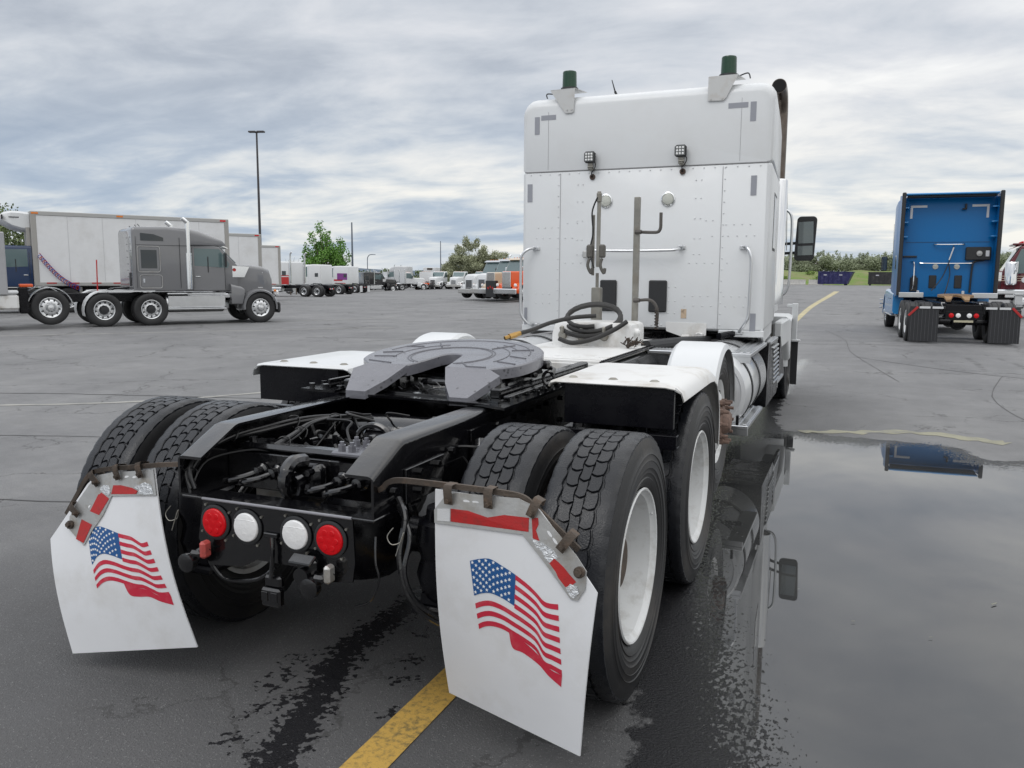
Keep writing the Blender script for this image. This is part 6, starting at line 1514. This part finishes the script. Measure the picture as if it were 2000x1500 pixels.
for i, (x, y) in enumerate(((-49.5, 64), (-51.5, 67.5), (-58, 78), (-60.5, 84))):
    t = M(); r = empty('bare_tree', (x, y, float(gz(x, y))), i, 'bare branches sticking up behind the far left row, number %s from the trailers' % ('one', 'two', 'three', 'four')[i], 'tree', 'bare young trees behind the far left row')
    t.tube([(0, 0, 0), (0, 0, 2.2), (.05, 0, 3.3)], [.06, .045, .012], 6)
    for k in range(9):
        a = k*2.4; z = 1.6+.17*k; t.tube([(0, 0, z), (.35*math.cos(a), .35*math.sin(a), z+.35), (.5*math.cos(a), .5*math.sin(a), z+.75)], [.02, .014, .005], 5)
    t.build('trunk', BARK, r)
# bank with hedge of grey-green shrubs behind the dumpsters
gxs = np.linspace(-40, 60, 90); bk = M(); R = []
for x in gxs:
    row = []
    for y, z in ((153.5, .0), (156, .75), (158.5, 1.7), (161, 2.35), (166, 2.6), (176, 2.6), (190, .0)):
        row.append((x, y+1.2*math.sin(x*.11), float(gz(x, y))-.1+z*(1+.08*math.sin(x*.35)+.05*math.sin(x*.9)) ))
    R.append(row)
bk.rings(R, False, False)
GRASS = bpy.data.materials.new('bank_grass'); GRASS.use_nodes = True; T = NT(GRASS.node_tree); b_ = T.n['Principled BSDF']; geo = T.new('ShaderNodeNewGeometry').outputs['Position']
T.link(T.mix(T.map(T.noise(T.mapping(geo, (.35, .8, .8)), 1, 6, .7), .38, .62), T.mix(T.noise(geo, 2.2, 4), (.08, .16, .02), (.15, .25, .04)), (.20, .20, .09)), b_.inputs['Base Color']); b_.inputs['Roughness'].default_value = .9
tag(bk.build('grass_bank', GRASS), kind='structure')
V, F_ = leaves([(x, 160+rg.uniform(-4, 5), 2.0+rg.uniform(-1.2, .6), 1.0, .8, .30) for x in np.linspace(-38, 58, 130)], 16000, .16, 77)
tag(leafobj('tall_grass', V, F_, leafmat('grass_blades', (.09, .17, .02), (.24, .33, .08)), None), kind='stuff')
HG = 'grey green shrubs along the top of the bank'
hb = [-26, -21.5, -17.5, -13.6, -9.6, -5.6, -1.8, 2.4, 6.2, 10, 14, 18.5, 23, 28]
hl = ['far left end of the shrub row, hidden behind the white truck', 'second shrub of the row, hidden behind the white truck', 'shrub behind the near truck door', 'bushy shrub left of the mirror', 'shrub directly under the mirror', 'taller shrub just right of the mirror', 'low round shrub above the navy dumpster',
      'loose wide shrub right of the navy dumpster', 'shrub left of the blue truck mirror', 'shrub behind the blue truck mirror', 'shrub hidden behind the blue truck', 'shrub behind the right side of the blue truck', 'small shrub above the maroon truck', 'last shrub at the right end of the row']
for i, x in enumerate(hb):
    hh = rg.uniform(2.7, 3.5)*(1.15 if i in (5, 9) else 1); bl = []
    for k in range(16): bl.append((rg.uniform(-2.4, 2.4), rg.uniform(-1.6, 1.6), rg.uniform(.2, hh-.9), rg.uniform(.8, 1.3), rg.uniform(.7, 1.1), rg.uniform(.6, .95)))
    for k in range(6): bl.append((rg.uniform(-2, 2), rg.uniform(-1, 1), rg.uniform(hh*.8, hh*1.1), .28, .28, .55))
    tree(hl[i], (x, 168), hh*.8, bl, 9000, .13, LO2, 40+i, trunk=.10, kind='shrub', group=HG, z=float(gz(x, 168))+2.4, nm='shrub')
V, F_ = leaves([(x, 178+rg.uniform(-3, 3), 4.2+rg.uniform(-.8, .8), 1.9, 1.5, 1.5) for x in np.linspace(-40, 60, 48)], 30000, .20, 78)
tag(leafobj('far_hedge', V, F_, LO2, None), kind='stuff')
# distant hills on the left of the trucks
HILL = mat('hazy_blue_hills', (.10, .13, .17), .95, vary=.1)  # blue-grey base puts the haze of distance into the colour
hm_ = M(); R = []
for i in range(120):
    a = rad(-75+150*i/119); d = 3200; x, y = d*math.sin(a-.39), d*math.cos(a-.39); hgt_ = 26+22*math.sin(a*5.0+1.0)+12*math.sin(a*13)+7*math.sin(a*31+2)
    hgt_ *= .5+.5*math.exp(-((math.degrees(a)+6)/14)**2)*1.6
    R.append([(x, y, -10), (x*1.03, y*1.03, max(3, hgt_)), (x*1.12, y*1.12, max(3, hgt_*.8))])
hm_.rings(R, False, False); tag(hm_.build('hills', HILL), kind='structure')
# low band of far vegetation and buildings along the left horizon
V, F_ = leaves([(x, 205+rg.uniform(-8, 8)+.0*x, rg.uniform(.6, 2.2), 3.2, 2.5, 1.3) for x in np.linspace(-190, -30, 60)], 16000, .35, 79)
tag(leafobj('far_treeline', V, F_, LD, None), kind='stuff')
# small debris on and beside the puddle
dm = mat('dry_leaf', (.20, .20, .16), .7); rd = random.Random(12)
for (x, y, s_, a, lb) in ((1.98, 1.0, .020, .3, 'tiny pale leaf floating near the mirror reflection'), (2.62, 1.5, .045, .9, 'thin straw floating in the middle of the puddle'), (2.30, .95, .018, .2, 'small pale scrap on the puddle near its middle'), (1.72, 1.32, .012, .5, 'tiny dark pebble on the puddle'), (2.55, .15, .014, .8, 'tiny crumb floating near the bottom of the puddle'), (3.0, .9, .014, .8, 'tiny crumb floating near the right side of the puddle')):
    o = M().box((0, 0, .004), (s_*.9, s_*.20, .0012), .001, rz=a).build('floating_leaf' if s_ > .015 else 'pebble', dm, None, loc=(x, y, .004)); tag(o, lb, 'leaf' if s_ > .015 else 'pebble')
